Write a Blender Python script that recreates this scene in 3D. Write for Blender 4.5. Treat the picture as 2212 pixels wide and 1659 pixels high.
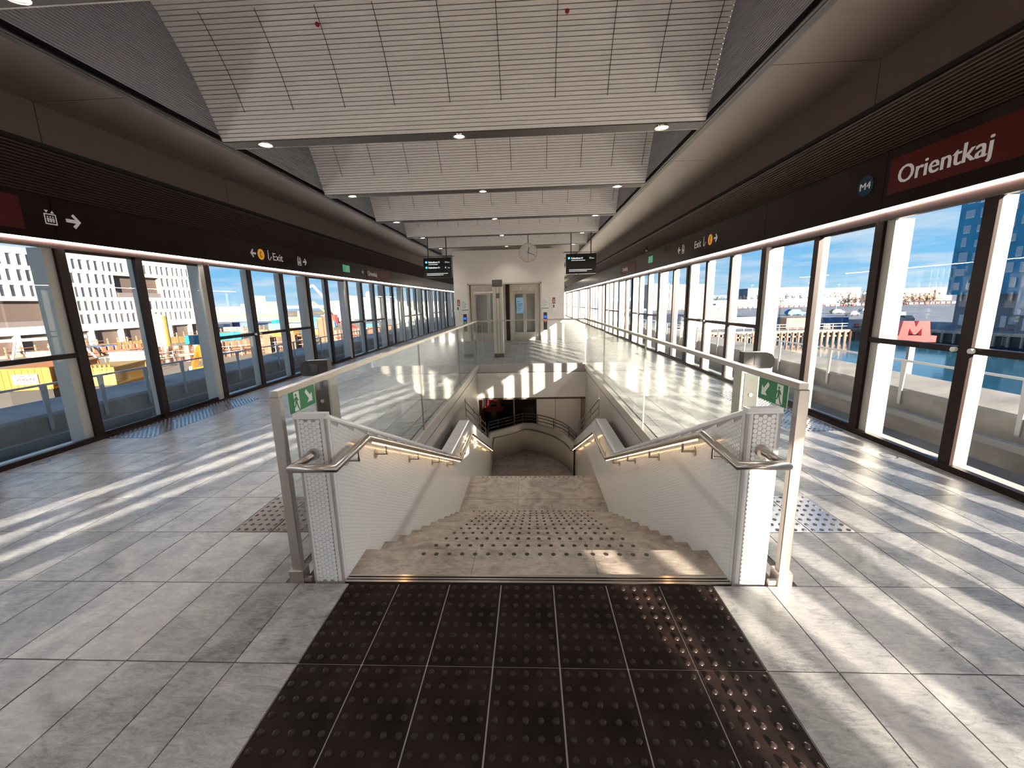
import bpy, bmesh, math, random
from mathutils import Vector, Matrix
random.seed(7)
for o in list(bpy.data.objects): bpy.data.objects.remove(o)
S = bpy.context.scene
COL = S.collection

# ------------------------------------------------------------------ camera
CAM = Vector((0.044, 0.0, 1.605))
RX = Vector((0.99876593, 0.04318793, -0.0245237))      # camera right
DN = Vector((-0.01567308, -0.19446875, -0.98078349))   # camera down
FW = Vector((-0.0471271, 0.9799575, -0.19355187))      # camera forward
FPX = 898.0                                            # focal length in pixels of the 2212 px frame
cd = bpy.data.cameras.new('camera'); cam = bpy.data.objects.new('camera', cd); COL.objects.link(cam)
m = Matrix.Identity(4)
for i in range(3):
    m[i][0] = RX[i]; m[i][1] = -DN[i]; m[i][2] = -FW[i]; m[i][3] = CAM[i]
cam.matrix_world = m
cd.sensor_fit = 'HORIZONTAL'; cd.sensor_width = 36.0; cd.lens = FPX / 2212 * 36.0
cd.clip_start = 0.05; cd.clip_end = 20000
S.camera = cam

# ------------------------------------------------------------------ view, world, sun
S.view_settings.view_transform = 'Standard'; S.view_settings.look = 'None'
S.view_settings.exposure = 0.62; S.view_settings.gamma = 1.0; S.view_settings.use_curve_mapping = False
S.cycles.transparent_max_bounces = 48
S.cycles.max_bounces = 10

W = bpy.data.worlds.new('sky'); S.world = W; W.use_nodes = True
nt = W.node_tree; nt.nodes.clear()
def wn(t, **k):
    n = nt.nodes.new(t)
    for a, b in k.items(): setattr(n, a, b)
    return n
out = wn('ShaderNodeOutputWorld'); bg = wn('ShaderNodeBackground')
tc = wn('ShaderNodeTexCoord'); sx = wn('ShaderNodeSeparateXYZ')
nt.links.new(tc.outputs['Generated'], sx.inputs[0])
grad = wn('ShaderNodeValToRGB'); e = grad.color_ramp.elements
e[0].position = 0.0; e[0].color = (0.40, 0.60, 0.74, 1)
e[1].position = 0.75; e[1].color = (0.05, 0.17, 0.42, 1)
k = e.new(0.06); k.color = (0.20, 0.47, 0.74, 1)
k = e.new(0.22); k.color = (0.11, 0.36, 0.66, 1)
nt.links.new(sx.outputs['Z'], grad.inputs[0])
# clouds: direction projected on a high plane so that they flatten towards the horizon
add = wn('ShaderNodeMath', operation='ADD'); add.inputs[1].default_value = 0.10
mx0 = wn('ShaderNodeMath', operation='MAXIMUM'); mx0.inputs[1].default_value = 0.0
nt.links.new(sx.outputs['Z'], mx0.inputs[0]); nt.links.new(mx0.outputs[0], add.inputs[0])
dx = wn('ShaderNodeMath', operation='DIVIDE'); dy = wn('ShaderNodeMath', operation='DIVIDE')
nt.links.new(sx.outputs['X'], dx.inputs[0]); nt.links.new(add.outputs[0], dx.inputs[1])
nt.links.new(sx.outputs['Y'], dy.inputs[0]); nt.links.new(add.outputs[0], dy.inputs[1])
cb = wn('ShaderNodeCombineXYZ'); nt.links.new(dx.outputs[0], cb.inputs[0]); nt.links.new(dy.outputs[0], cb.inputs[1])
nz = wn('ShaderNodeTexNoise'); nz.inputs['Scale'].default_value = 1.15; nz.inputs['Detail'].default_value = 7; nz.inputs['Roughness'].default_value = 0.55
nt.links.new(cb.outputs[0], nz.inputs['Vector'])
cr = wn('ShaderNodeValToRGB'); cr.color_ramp.elements[0].position = 0.44; cr.color_ramp.elements[1].position = 0.70
nt.links.new(nz.outputs['Fac'], cr.inputs[0])
cm = wn('ShaderNodeMath', operation='MULTIPLY'); cm.inputs[1].default_value = 0.8; nt.links.new(cr.outputs[0], cm.inputs[0])
mixc = wn('ShaderNodeMix', data_type='RGBA'); mixc.inputs['B'].default_value = (0.62, 0.68, 0.74, 1)
nt.links.new(cm.outputs[0], mixc.inputs['Factor']); nt.links.new(grad.outputs[0], mixc.inputs['A'])
nt.links.new(mixc.outputs['Result'], bg.inputs[0]); bg.inputs[1].default_value = 0.88
nt.links.new(bg.outputs[0], out.inputs[0])

SUN_TRAVEL = Vector((-0.347, 0.938, -0.212)).normalized()
sl = bpy.data.lights.new('sun', 'SUN'); so = bpy.data.objects.new('sun', sl); COL.objects.link(so)
sl.energy = 22.5; sl.color = (1.0, 0.86, 0.69); sl.angle = math.radians(0.53)
so.rotation_euler = SUN_TRAVEL.to_track_quat('-Z', 'Y').to_euler(); so.location = (60, -160, 45)

# sunlight thrown back by a window of the neighbouring block behind the viewer: a narrow parallel beam
gl = bpy.data.lights.new('facade_glint', 'AREA'); go_ = bpy.data.objects.new('facade_glint', gl); COL.objects.link(go_)
gl.shape = 'RECTANGLE'; gl.size = 1.05; gl.size_y = 2.2; gl.spread = math.radians(1.0); gl.energy = 70.0; gl.color = (1.0, 0.88, 0.72)
GT = Vector((0.335, 0.942, -0.20)).normalized(); go_.location = Vector((-3.62, 3.3, 0.25)) - GT * 48
go_.rotation_euler = GT.to_track_quat('-Z', 'Z').to_euler()

# ------------------------------------------------------------------ helpers
def tag(o, label=None, cat=None, group=None, kind=None):
    if label: o['label'] = label
    if cat: o['category'] = cat
    if group: o['group'] = group
    if kind: o['kind'] = kind
    return o
def link(o, parent=None):
    COL.objects.link(o)
    if parent is not None: o.parent = parent
    return o
def empty(name, loc=(0, 0, 0), label=None, cat=None, group=None, kind=None, parent=None):
    o = bpy.data.objects.new(name, None); o.empty_display_size = 0.2
    link(o, parent); o.location = loc
    return tag(o, label, cat, group, kind)
def inst(name, me, parent=None, loc=(0, 0, 0), rz=0.0):
    o = bpy.data.objects.new(name, me); link(o, parent); o.location = loc; o.rotation_euler = (0, 0, rz); return o
class MB:
    def __init__(s): s.v = []; s.f = []; s.sm = []
    def face(s, pts, smooth=False):
        b = len(s.v); s.v += [tuple(p) for p in pts]; s.f.append(tuple(range(b, b + len(pts)))); s.sm.append(smooth); return s
    def raw(s, vs, fs, smooth=False):
        b = len(s.v); s.v += [tuple(p) for p in vs]
        for f in fs: s.f.append(tuple(i + b for i in f)); s.sm.append(smooth)
        return s
    def box(s, x0, x1, y0, y1, z0, z1):
        if x0 > x1: x0, x1 = x1, x0
        if y0 > y1: y0, y1 = y1, y0
        if z0 > z1: z0, z1 = z1, z0
        vs = [(x0,y0,z0),(x1,y0,z0),(x1,y1,z0),(x0,y1,z0),(x0,y0,z1),(x1,y0,z1),(x1,y1,z1),(x0,y1,z1)]
        return s.raw(vs, [(0,3,2,1),(4,5,6,7),(0,1,5,4),(1,2,6,5),(2,3,7,6),(3,0,4,7)])
    def bbox(s, x0, x1, y0, y1, z0, z1, b=0.01):
        # box with bevelled vertical edges and top edge
        def ring(d, z):
            return [(x0+d+b,y0+d,z),(x1-d-b,y0+d,z),(x1-d,y0+d+b,z),(x1-d,y1-d-b,z),(x1-d-b,y1-d,z),(x0+d+b,y1-d,z),(x0+d,y1-d-b,z),(x0+d,y0+d+b,z)]
        R = [ring(0, z0), ring(0, z1 - b), ring(b, z1)]
        vs = [p for r in R for p in r]; fs = [tuple(range(7, -1, -1)), tuple(range(16, 24))]
        for k in range(2):
            for i in range(8): j = (i + 1) % 8; fs.append((k*8+i, k*8+j, k*8+8+j, k*8+8+i))
        return s.raw(vs, fs)
    def prism(s, poly, axis, a, b, smooth=False):
        # poly: 2-D points; axis 'x': (y,z), 'y': (x,z), 'z': (x,y)
        def P(p, t):
            return {'x': (t, p[0], p[1]), 'y': (p[0], t, p[1]), 'z': (p[0], p[1], t)}[axis]
        n = len(poly); vs = [P(p, a) for p in poly] + [P(p, b) for p in poly]
        s.raw(vs, [tuple(range(n - 1, -1, -1)), tuple(range(n, 2 * n))])
        b0 = len(s.v) - 2 * n
        for i in range(n):
            j = (i + 1) % n; s.f.append((b0+i, b0+j, b0+n+j, b0+n+i)); s.sm.append(smooth)
        return s
    def cyl(s, p0, p1, r0, r1=None, n=16, caps=True, smooth=True):
        r1 = r0 if r1 is None else r1
        p0 = Vector(p0); p1 = Vector(p1); d = (p1 - p0).normalized()
        a = d.orthogonal().normalized(); b = d.cross(a)
        vs = []
        for p, r in ((p0, r0), (p1, r1)):
            for i in range(n):
                t = 2 * math.pi * i / n; vs.append(p + a * (r * math.cos(t)) + b * (r * math.sin(t)))
        s.raw(vs, [(i, (i+1) % n, n+(i+1) % n, n+i) for i in range(n)], smooth)
        if caps: s.raw(vs, [tuple(range(n - 1, -1, -1)), tuple(range(n, 2 * n))])
        return s
    def tube(s, path, r, n=12, smooth=True):
        pts = [Vector(p) for p in path]; rings = []
        for i, p in enumerate(pts):
            if i == 0: d = pts[1] - p
            elif i == len(pts) - 1: d = p - pts[i-1]
            else: d = (pts[i+1] - p).normalized() + (p - pts[i-1]).normalized()
            d.normalize(); k = 1.0
            if 0 < i < len(pts) - 1:
                c = d.dot((p - pts[i-1]).normalized()); k = 1.0 / max(c, 0.45)
            ref = Vector((0, 0, 1)) if abs(d.z) < 0.95 else Vector((1, 0, 0))
            a = d.cross(ref).normalized(); b = a.cross(d).normalized()
            # stretch in the bend plane only when there is a bend
            if 0 < i < len(pts) - 1 and k > 1.001:
                bend = ((pts[i+1] - p).normalized() - (p - pts[i-1]).normalized())
                bend -= d * bend.dot(d); bend.normalize()
            else: bend = None
            ring = []
            for j in range(n):
                t = 2 * math.pi * j / n; o = a * (r * math.cos(t)) + b * (r * math.sin(t))
                if bend is not None: o += bend * (o.dot(bend) * (k - 1))
                ring.append(p + o)
            rings.append(ring)
        vs = [q for g in rings for q in g]; fs = []
        for i in range(len(rings) - 1):
            for j in range(n): jj = (j + 1) % n; fs.append((i*n+j, i*n+jj, (i+1)*n+jj, (i+1)*n+j))
        s.raw(vs, fs, smooth); L = len(vs)
        s.raw(rings[0], [tuple(range(n - 1, -1, -1))]); s.raw(rings[-1], [tuple(range(n))])
        return s
    def bar(s, p0, p1, w, h, up=(0, 0, 1)):
        p0 = Vector(p0); p1 = Vector(p1); d = (p1 - p0).normalized(); up = Vector(up)
        if abs(d.dot(up)) > 0.98: up = Vector((0, 1, 0))
        a = d.cross(up).normalized() * (w / 2); b = a.cross(d).normalized() * (h / 2)
        vs = [p0-a-b, p0+a-b, p0+a+b, p0-a+b, p1-a-b, p1+a-b, p1+a+b, p1-a+b]
        return s.raw(vs, [(0,1,2,3),(7,6,5,4),(0,4,5,1),(1,5,6,2),(2,6,7,3),(3,7,4,0)])
    def dome(s, c, r, h, n=8, rings=2, r_top=0.45):
        vs = []; c = Vector(c)
        lv = [(1.0, 0.0), (0.86, 0.62), (r_top, 1.0)] if rings == 2 else [(1.0, 0.0), (r_top, 1.0)]
        for q, z in lv:
            for i in range(n): t = 2 * math.pi * i / n; vs.append((c.x + r*q*math.cos(t), c.y + r*q*math.sin(t), c.z + h*z))
        fs = []
        for k in range(len(lv) - 1):
            for i in range(n): j = (i+1) % n; fs.append((k*n+i, k*n+j, k*n+n+j, k*n+n+i))
        b = (len(lv) - 1) * n; fs.append(tuple(range(b, b + n)))
        return s.raw(vs, fs, True)
    def plan(s, origin, right, up, polys, depth):
        # flat polygons in a plane, given a thickness along right x up
        o = Vector(origin); r = Vector(right); u = Vector(up); nrm = r.cross(u).normalized() * depth
        for poly in polys:
            n = len(poly); base = [o + r*p[0] + u*p[1] for p in poly]; top = [p + nrm for p in base]
            s.raw(base + top, [tuple(range(n - 1, -1, -1)), tuple(range(n, 2*n))] + [(i, (i+1) % n, n+(i+1) % n, n+i) for i in range(n)])
        return s
    def mesh(s, name, mat):
        me = bpy.data.meshes.new(name); me.from_pydata(s.v, [], s.f)
        me.polygons.foreach_set('use_smooth', s.sm)
        if mat is not None: me.materials.append(mat)
        me.update(); return me
    def build(s, name, mat, parent=None, loc=(0, 0, 0)):
        return inst(name, s.mesh(name, mat), parent, loc)
def box(name, mat, parent, *a): return MB().box(*a).build(name, mat, parent)

# unprojecting photo pixels (2212 x 1659 frame, with the lens distortion of the photograph)
def ray(px, py):
    u = (px - 1106) / 1000; v = (py - 829.5) / 1000; r2 = u*u + v*v
    k = (1 - 0.0081 * r2 + 0.0265 * r2 * r2) * 1000
    return RX * (u*k) + DN * (v*k) + FW * 911.57
def atX(px, py, X): d = ray(px, py); return CAM + d * ((X - CAM.x) / d.x)
def atY(px, py, Y): d = ray(px, py); return CAM + d * ((Y - CAM.y) / d.y)
def atZ(px, py, Z): d = ray(px, py); return CAM + d * ((Z - CAM.z) / d.z)

# ------------------------------------------------------------------ materials
def mat(name, col, rough=0.5, metal=0.0, spec=0.5, noise=0.0, nscale=8.0, bump=0.0, bscale=40.0, emit=None, estr=0.0):
    M_ = bpy.data.materials.new(name); M_.use_nodes = True
    t = M_.node_tree; b = t.nodes['Principled BSDF']
    b.inputs['Base Color'].default_value = (*col, 1); b.inputs['Roughness'].default_value = rough
    b.inputs['Metallic'].default_value = metal; b.inputs['Specular IOR Level'].default_value = spec
    if noise or bump:
        co = t.nodes.new('ShaderNodeTexCoord')
    if noise:
        n = t.nodes.new('ShaderNodeTexNoise'); n.inputs['Scale'].default_value = nscale; n.inputs['Detail'].default_value = 6
        t.links.new(co.outputs['Object'], n.inputs['Vector'])
        r = t.nodes.new('ShaderNodeValToRGB'); r.color_ramp.elements[0].position = 0.3; r.color_ramp.elements[1].position = 0.7
        r.color_ramp.elements[0].color = (*[max(0, c*(1-noise)) for c in col], 1); r.color_ramp.elements[1].color = (*[min(1, c*(1+noise)) for c in col], 1)
        t.links.new(n.outputs['Fac'], r.inputs[0]); t.links.new(r.outputs[0], b.inputs['Base Color'])
    if bump:
        n = t.nodes.new('ShaderNodeTexNoise'); n.inputs['Scale'].default_value = bscale; n.inputs['Detail'].default_value = 4
        t.links.new(co.outputs['Object'], n.inputs['Vector'])
        bp = t.nodes.new('ShaderNodeBump'); bp.inputs['Strength'].default_value = bump; bp.inputs['Distance'].default_value = 0.02
        t.links.new(n.outputs['Fac'], bp.inputs['Height']); t.links.new(bp.outputs[0], b.inputs['Normal'])
    if emit:
        b.inputs['Emission Color'].default_value = (*emit, 1); b.inputs['Emission Strength'].default_value = estr
    return M_
def glass(name, tint, k=1.0, rough=0.0):
    M_ = bpy.data.materials.new(name); M_.use_nodes = True; t = M_.node_tree; t.nodes.clear()
    o = t.nodes.new('ShaderNodeOutputMaterial'); mx = t.nodes.new('ShaderNodeMixShader')
    tr = t.nodes.new('ShaderNodeBsdfTransparent'); tr.inputs[0].default_value = (*tint, 1)
    gl = t.nodes.new('ShaderNodeBsdfGlossy'); gl.inputs['Roughness'].default_value = rough
    fr = t.nodes.new('ShaderNodeFresnel'); fr.inputs[0].default_value = 1.45
    mu = t.nodes.new('ShaderNodeMath'); mu.operation = 'MULTIPLY'; mu.inputs[1].default_value = k
    ge = t.nodes.new('ShaderNodeNewGeometry'); io = t.nodes.new('ShaderNodeMath'); io.operation = 'MULTIPLY_ADD'
    io.inputs[1].default_value = 1 / 1.45 - 1.45; io.inputs[2].default_value = 1.45
    t.links.new(ge.outputs['Backfacing'], io.inputs[0]); t.links.new(io.outputs[0], fr.inputs[0])
    t.links.new(fr.outputs[0], mu.inputs[0]); t.links.new(mu.outputs[0], mx.inputs[0])
    t.links.new(tr.outputs[0], mx.inputs[1]); t.links.new(gl.outputs[0], mx.inputs[2]); t.links.new(mx.outputs[0], o.inputs[0])
    return M_
def stone(name, c_lo, c_mid, c_hi, rough=0.32, attr=True, scale=2.6):
    M_ = bpy.data.materials.new(name); M_.use_nodes = True; t = M_.node_tree; b = t.nodes['Principled BSDF']
    L = t.links.new; N = t.nodes.new
    geo = N('ShaderNodeNewGeometry'); vec = geo.outputs['Position']
    if attr:
        at = N('ShaderNodeAttribute'); at.attribute_name = 'tid'
        sc = N('ShaderNodeVectorMath'); sc.operation = 'SCALE'; sc.inputs[0].default_value = (31.7, 17.3, 9.1); L(at.outputs['Fac'], sc.inputs['Scale'])
        ad = N('ShaderNodeVectorMath'); ad.operation = 'ADD'; L(vec, ad.inputs[0]); L(sc.outputs[0], ad.inputs[1]); vec = ad.outputs[0]
    n1 = N('ShaderNodeTexNoise'); n1.inputs['Scale'].default_value = scale; n1.inputs['Detail'].default_value = 8; n1.inputs['Roughness'].default_value = 0.6; n1.inputs['Distortion'].default_value = 1.6
    L(vec, n1.inputs['Vector'])
    st = N('ShaderNodeMapping'); st.inputs['Scale'].default_value = (1.0, 3.2, 1.0); st.inputs['Rotation'].default_value = (0, 0, 0.5); L(vec, st.inputs['Vector'])
    n2 = N('ShaderNodeTexNoise'); n2.inputs['Scale'].default_value = scale * 3; n2.inputs['Detail'].default_value = 10; n2.inputs['Roughness'].default_value = 0.65; n2.inputs['Distortion'].default_value = 2.2
    L(st.outputs[0], n2.inputs['Vector'])
    n3 = N('ShaderNodeTexNoise'); n3.inputs['Scale'].default_value = 140; n3.inputs['Detail'].default_value = 3; L(vec, n3.inputs['Vector'])
    mx = N('ShaderNodeMath'); mx.operation = 'MULTIPLY_ADD'; mx.inputs[1].default_value = 0.55; L(n1.outputs['Fac'], mx.inputs[0])
    m2 = N('ShaderNodeMath'); m2.operation = 'MULTIPLY'; m2.inputs[1].default_value = 0.45; L(n2.outputs['Fac'], m2.inputs[0]); L(m2.outputs[0], mx.inputs[2])
    m3 = N('ShaderNodeMath'); m3.operation = 'MULTIPLY_ADD'; m3.inputs[1].default_value = 0.16; L(n3.outputs['Fac'], m3.inputs[0]); L(mx.outputs[0], m3.inputs[2])
    r = N('ShaderNodeValToRGB'); el = r.color_ramp.elements
    el[0].position = 0.42; el[0].color = (*c_lo, 1); el[1].position = 0.74; el[1].color = (*c_hi, 1)
    q = el.new(0.56); q.color = (*c_mid, 1)
    L(m3.outputs[0], r.inputs[0])
    if attr:
        hs = N('ShaderNodeHueSaturation'); mm = N('ShaderNodeMath'); mm.operation = 'MULTIPLY_ADD'; mm.inputs[1].default_value = 0.16; mm.inputs[2].default_value = 0.92
        fr = N('ShaderNodeMath'); fr.operation = 'FRACT'; L(at.outputs['Fac'], fr.inputs[0]); L(fr.outputs[0], mm.inputs[0]); L(mm.outputs[0], hs.inputs['Value']); L(r.outputs[0], hs.inputs['Color']); L(hs.outputs[0], b.inputs['Base Color'])
    else: L(r.outputs[0], b.inputs['Base Color'])
    rr = N('ShaderNodeMath'); rr.operation = 'MULTIPLY_ADD'; rr.inputs[1].default_value = 0.25; rr.inputs[2].default_value = rough - 0.12; L(n2.outputs['Fac'], rr.inputs[0]); L(rr.outputs[0], b.inputs['Roughness'])
    bp = N('ShaderNodeBump'); bp.inputs['Strength'].default_value = 0.08; bp.inputs['Distance'].default_value = 0.01; L(m3.outputs[0], bp.inputs['Height']); L(bp.outputs[0], b.inputs['Normal'])
    return M_
def ribbed(name, col, scale, axis='Z', rough=0.5, strength=0.6):
    M_ = mat(name, col, rough); t = M_.node_tree; b = t.nodes['Principled BSDF']
    co = t.nodes.new('ShaderNodeNewGeometry'); w = t.nodes.new('ShaderNodeTexWave'); w.bands_direction = axis; w.inputs['Scale'].default_value = scale; w.inputs['Distortion'].default_value = 0
    t.links.new(co.outputs['Position'], w.inputs['Vector'])
    bp = t.nodes.new('ShaderNodeBump'); bp.inputs['Strength'].default_value = strength; bp.inputs['Distance'].default_value = 0.03
    t.links.new(w.outputs['Fac'], bp.inputs['Height']); t.links.new(bp.outputs[0], b.inputs['Normal'])
    return M_

FLOOR_STONE = stone('floor_granite', (0.09, 0.088, 0.096), (0.235, 0.228, 0.234), (0.405, 0.386, 0.378))
STAIR_STONE = stone('stair_granite', (0.15, 0.125, 0.11), (0.33, 0.285, 0.25), (0.50, 0.44, 0.39), rough=0.5, attr=False, scale=3.2)
GROUT = mat('floor_grout', (0.13, 0.11, 0.105), 0.9)
LIGHT_GROUT = mat('mat_joint', (0.48, 0.42, 0.39), 0.8)
BLACK_RUBBER = mat('black_tactile_stone', (0.016, 0.0095, 0.0085), 0.5, spec=0.07, noise=0.7, nscale=5, bump=0.05)
STEEL_TACTILE = mat('steel_tactile', (0.42, 0.42, 0.45), 0.26, metal=0.9)
STEEL_DARK = mat('dark_steel_stud', (0.16, 0.15, 0.15), 0.35, metal=0.8)
BLACK_STUD = mat('black_stud', (0.024, 0.016, 0.014), 0.30, spec=0.18)
STUD_DARK = mat('dark_stud', (0.03, 0.025, 0.022), 0.4)
STEEL = mat('brushed_steel', (0.52, 0.47, 0.43), 0.32, metal=1.0, bump=0.02, bscale=220)
STEEL_SAT = mat('satin_steel_sheet', (0.50, 0.45, 0.41), 0.42, metal=0.35)
STEEL_L = mat('pale_brushed_steel', (0.60, 0.53, 0.45), 0.35, metal=0.45)
POLISHED = mat('polished_steel', (0.62, 0.57, 0.53), 0.18, metal=1.0)
ALU = mat('light_aluminium', (0.52, 0.485, 0.435), 0.42, metal=0.15)
FRAME_DARK = mat('dark_frame', (0.020, 0.008, 0.006), 0.4, spec=0.25)
BAND = mat('dark_glass_band', (0.011, 0.0016, 0.0012), 0.2, spec=0.18)
GRILLE = mat('dark_grille', (0.085, 0.045, 0.034), 0.5, spec=0.2)
GRILLE_BACK = mat('grille_back', (0.008, 0.004, 0.003), 0.8)
TRIM = mat('dark_trim', (0.022, 0.014, 0.012), 0.45)
BEAM = mat('beam_paint', (0.075, 0.058, 0.050), 0.5)
PANEL = mat('ceiling_panel_paint', (0.150, 0.108, 0.088), 0.38, metal=0.25, spec=0.3)
SLAT = mat('ceiling_slat_paint', (0.90, 0.84, 0.80), 0.45)
SLAT_BACK = mat('slat_gap', (0.38, 0.34, 0.32), 0.8)
SIDE_RIB = ribbed('ribbed_side_panel', (0.34, 0.33, 0.36), 12.0, 'Z')
WHITE_WALL = mat('cream_wall_panel', (0.82, 0.76, 0.69), 0.32, noise=0.03, nscale=2)
LED = mat('led_strip', (1, 0.9, 0.75), 0.4, emit=(1.0, 0.92, 0.82), estr=70.0)
LAMP = mat('lamp_glow', (1, 0.9, 0.8), 0.4, emit=(1.0, 0.82, 0.58), estr=7.0)
WHITE_INK = mat('white_lettering', (0.62, 0.58, 0.56), 0.5, emit=(0.8, 0.76, 0.74), estr=0.10)
RED_PANEL = mat('red_sign_panel', (0.085, 0.004, 0.003), 0.4, spec=0.2)
BLUE_DISC = mat('blue_roundel', (0.012, 0.045, 0.085), 0.4, spec=0.2)
YELLOW_DISC = mat('yellow_roundel', (0.75, 0.36, 0.02), 0.4, emit=(0.8, 0.36, 0.02), estr=0.25)
GREEN_SIGN = mat('green_sign', (0.02, 0.20, 0.075), 0.4)
GREEN_LIT = mat('green_lit_sign', (0.05, 0.28, 0.13), 0.4, emit=(0.05, 0.30, 0.15), estr=0.5)
WHITE_SIGN = mat('white_sign_mark', (0.82, 0.84, 0.80), 0.5)
HEX = mat('glazed_hexagon', (0.80, 0.80, 0.80), 0.16, spec=0.6)
HEX_GROUT = mat('hexagon_grout', (0.40, 0.36, 0.36), 0.7)
EDGE_TILE = mat('glazed_edge_tile', (0.74, 0.74, 0.74), 0.18, spec=0.6)
WIN_GLASS = glass('window_glass', (0.95, 0.975, 0.98), 0.5)
RAIL_GLASS = glass('balustrade_glass', (0.95, 0.975, 0.965), 0.7)
SKY_GLASS = glass('skylight_glass', (0.9, 0.95, 1.0), 0.6)
GLASS_EDGE = mat('glass_edge', (0.05, 0.30, 0.30), 0.15, spec=0.8)
DARK_PLASTIC = mat('dark_plastic', (0.03, 0.027, 0.025), 0.35)
CONCRETE = mat('concrete', (0.30, 0.27, 0.235), 0.85, noise=0.32, nscale=1.4, bump=0.15, bscale=18)
CONCRETE_L = mat('pale_concrete', (0.33, 0.305, 0.275), 0.8, noise=0.35, nscale=1.1, bump=0.1)
TRACKBED = mat('track_bed', (0.22, 0.225, 0.235), 0.75, noise=0.2, nscale=1.5)
GALV = mat('galvanised_steel', (0.55, 0.56, 0.58), 0.4, metal=0.7)
# ================================================================== dimensions of the station
XL, XR = -5.5, 3.82            # inner faces of the glazed walls
XC = (XL + XR) / 2             # station axis
Y_BACK, Y_END = -7.6, 46.0     # solid end wall behind the camera, far end
SX = 0.04                      # stair axis
Y0, TL = 2.1346, 0.5553        # floor joint grid
OPX0, OPX1, OPY0, OPY1 = SX - 1.43, SX + 1.43, 2.1346, 10.75   # stair opening

# ------------------------------------------------------------------ floor
fl = MB()
for x0, x1, y0, y1 in ((XL - .25, OPX0, Y_BACK, Y_END), (OPX1, XR + .25, Y_BACK, Y_END), (OPX0, OPX1, Y_BACK, OPY0), (OPX0, OPX1, OPY1, Y_END)):
    fl.box(x0, x1, y0, y1, -0.30, -0.006)
floor = tag(fl.build('floor', GROUT), 'grey granite platform floor with tactile paving', kind='structure')
cols = [(-1.05 + .3 * i, -1.05 + .3 * (i + 1)) for i in range(7)]
x = 1.05
while x < XR - .02: cols.append((x, min(x + .3, XR))); x += .3
cols.append((-1.35, -1.05)); cols.append((-1.575, -1.35)); x = -1.575
while x > XL + .02: cols.append((max(x - .3, XL), x)); x -= .3
TACT = []   # (x0, x1, y0, y1, kind)
def row(r): return Y0 + TL * r
for r in range(-3, 0):
    for i in range(7): TACT.append((-1.05 + .3*i, -.75 + .3*i, row(r), row(r+1), 'black'))
for x in (-2.175, -1.875): TACT.append((x, x + .3, row(1), row(2), 'bronze'))
for x in (1.65, 1.95): TACT.append((x, x + .3, row(1), row(2), 'steel'))
for k in (0, 10, 20):
    for r in range(5 + k, 9 + k):
        for x in (-5.475, -5.175): TACT.append((x, x + .3, row(r), row(r+1), 'steel'))
        for x in (3.15, 3.45): TACT.append((x, x + .3, row(r), row(r+1), 'steel'))
def taken(x0, x1, y0, y1):
    cx, cy = (x0 + x1) / 2, (y0 + y1) / 2
    return any(a - .01 < cx < b + .01 and c < cy < d for a, b, c, d, k in TACT)
tiles = []
for r in range(-14, 79):
    y0, y1 = row(r), row(r + 1)
    for a, b in cols:
        rects = [(a, b, y0, y1)]
        if y1 > OPY0 + .01 and y0 < OPY1 + .04 and b > OPX0 - .045 and a < OPX1 + .045:
            rects = []
            if a < OPX0 - .06: rects.append((a, OPX0 - .045, y0, y1))
            if b > OPX1 + .06: rects.append((OPX1 + .045, b, y0, y1))
            if y1 > OPY1 + .06: rects.append((max(a, OPX0 - .045), min(b, OPX1 + .045), OPY1 + .045, y1))
        for q in rects:
            if y0 < 1.2 and abs((q[0]+q[1])/2) < 1.05 and r >= -3: continue
            if not taken(*q): tiles.append(q)
def score(q):
    cx, cy = (q[0]+q[1])/2, (q[2]+q[3])/2
    d = Vector((cx, cy, 0)) - CAM; z = d.dot(FW)
    if z < .3: return 0
    px = abs(FPX * d.dot(RX) / z); py = FPX * d.dot(DN) / z
    if px > 1200 or abs(py) > 900: return 0
    return (q[1]-q[0]) * (q[3]-q[2]) / z ** 3
tiles.sort(key=score, reverse=True)
GAP = .0030
far = MB(); ftid = []
for i, (a, b, c, d) in enumerate(tiles):
    if i < 300:
        t = MB().box(a + GAP, b - GAP, c + GAP, d - GAP, -.03, 0.0)
        me = t.mesh('floor_tile', FLOOR_STONE)
        at_ = me.attributes.new('tid', 'FLOAT', 'FACE'); at_.data.foreach_set('value', [random.random() * 40] * len(me.polygons))
        inst('floor_tile', me, floor)
    else:
        far.face([(a+GAP, c+GAP, 0), (b-GAP, c+GAP, 0), (b-GAP, d-GAP, 0), (a+GAP, d-GAP, 0)]); ftid.append(random.random() * 40)
me = far.mesh('far_floor_tiles', FLOOR_STONE)
at_ = me.attributes.new('tid', 'FLOAT', 'FACE'); at_.data.foreach_set('value', ftid)
tag(inst('far_floor_tiles', me, floor), kind='stuff')
# tactile paving: tiles with five by eight raised studs
tm = {}
for k, (m1, m2) in {'black': (BLACK_RUBBER, BLACK_STUD), 'bronze': (mat('bronze_tactile', (0.085, 0.052, 0.040), 0.32, metal=0.5), STEEL_DARK), 'steel': (STEEL_TACTILE, STEEL_DARK)}.items():
    g = .0035
    base = MB().box(g, .3 - g, g, TL - g, -.03, 0.001).mesh('tactile_tile', m1)
    st = MB()
    for i in range(5):
        for j in range(8): st.dome(((i + .5) * .06, (j + .5) * TL / 8, .001), .0140, .0075, n=14)
    tm[k] = (base, st.mesh('raised_studs', m2))
for a, b, c, d, k in TACT:
    t = inst('tactile_tile', tm[k][0], floor, (a, c, 0)); s_ = inst('raised_studs', tm[k][1], t); tag(s_, kind='stuff')
box('mat_joint_bed', LIGHT_GROUT, floor, -1.052, 1.052, row(-3), OPY0 - .002, -.028, -.004)
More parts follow.
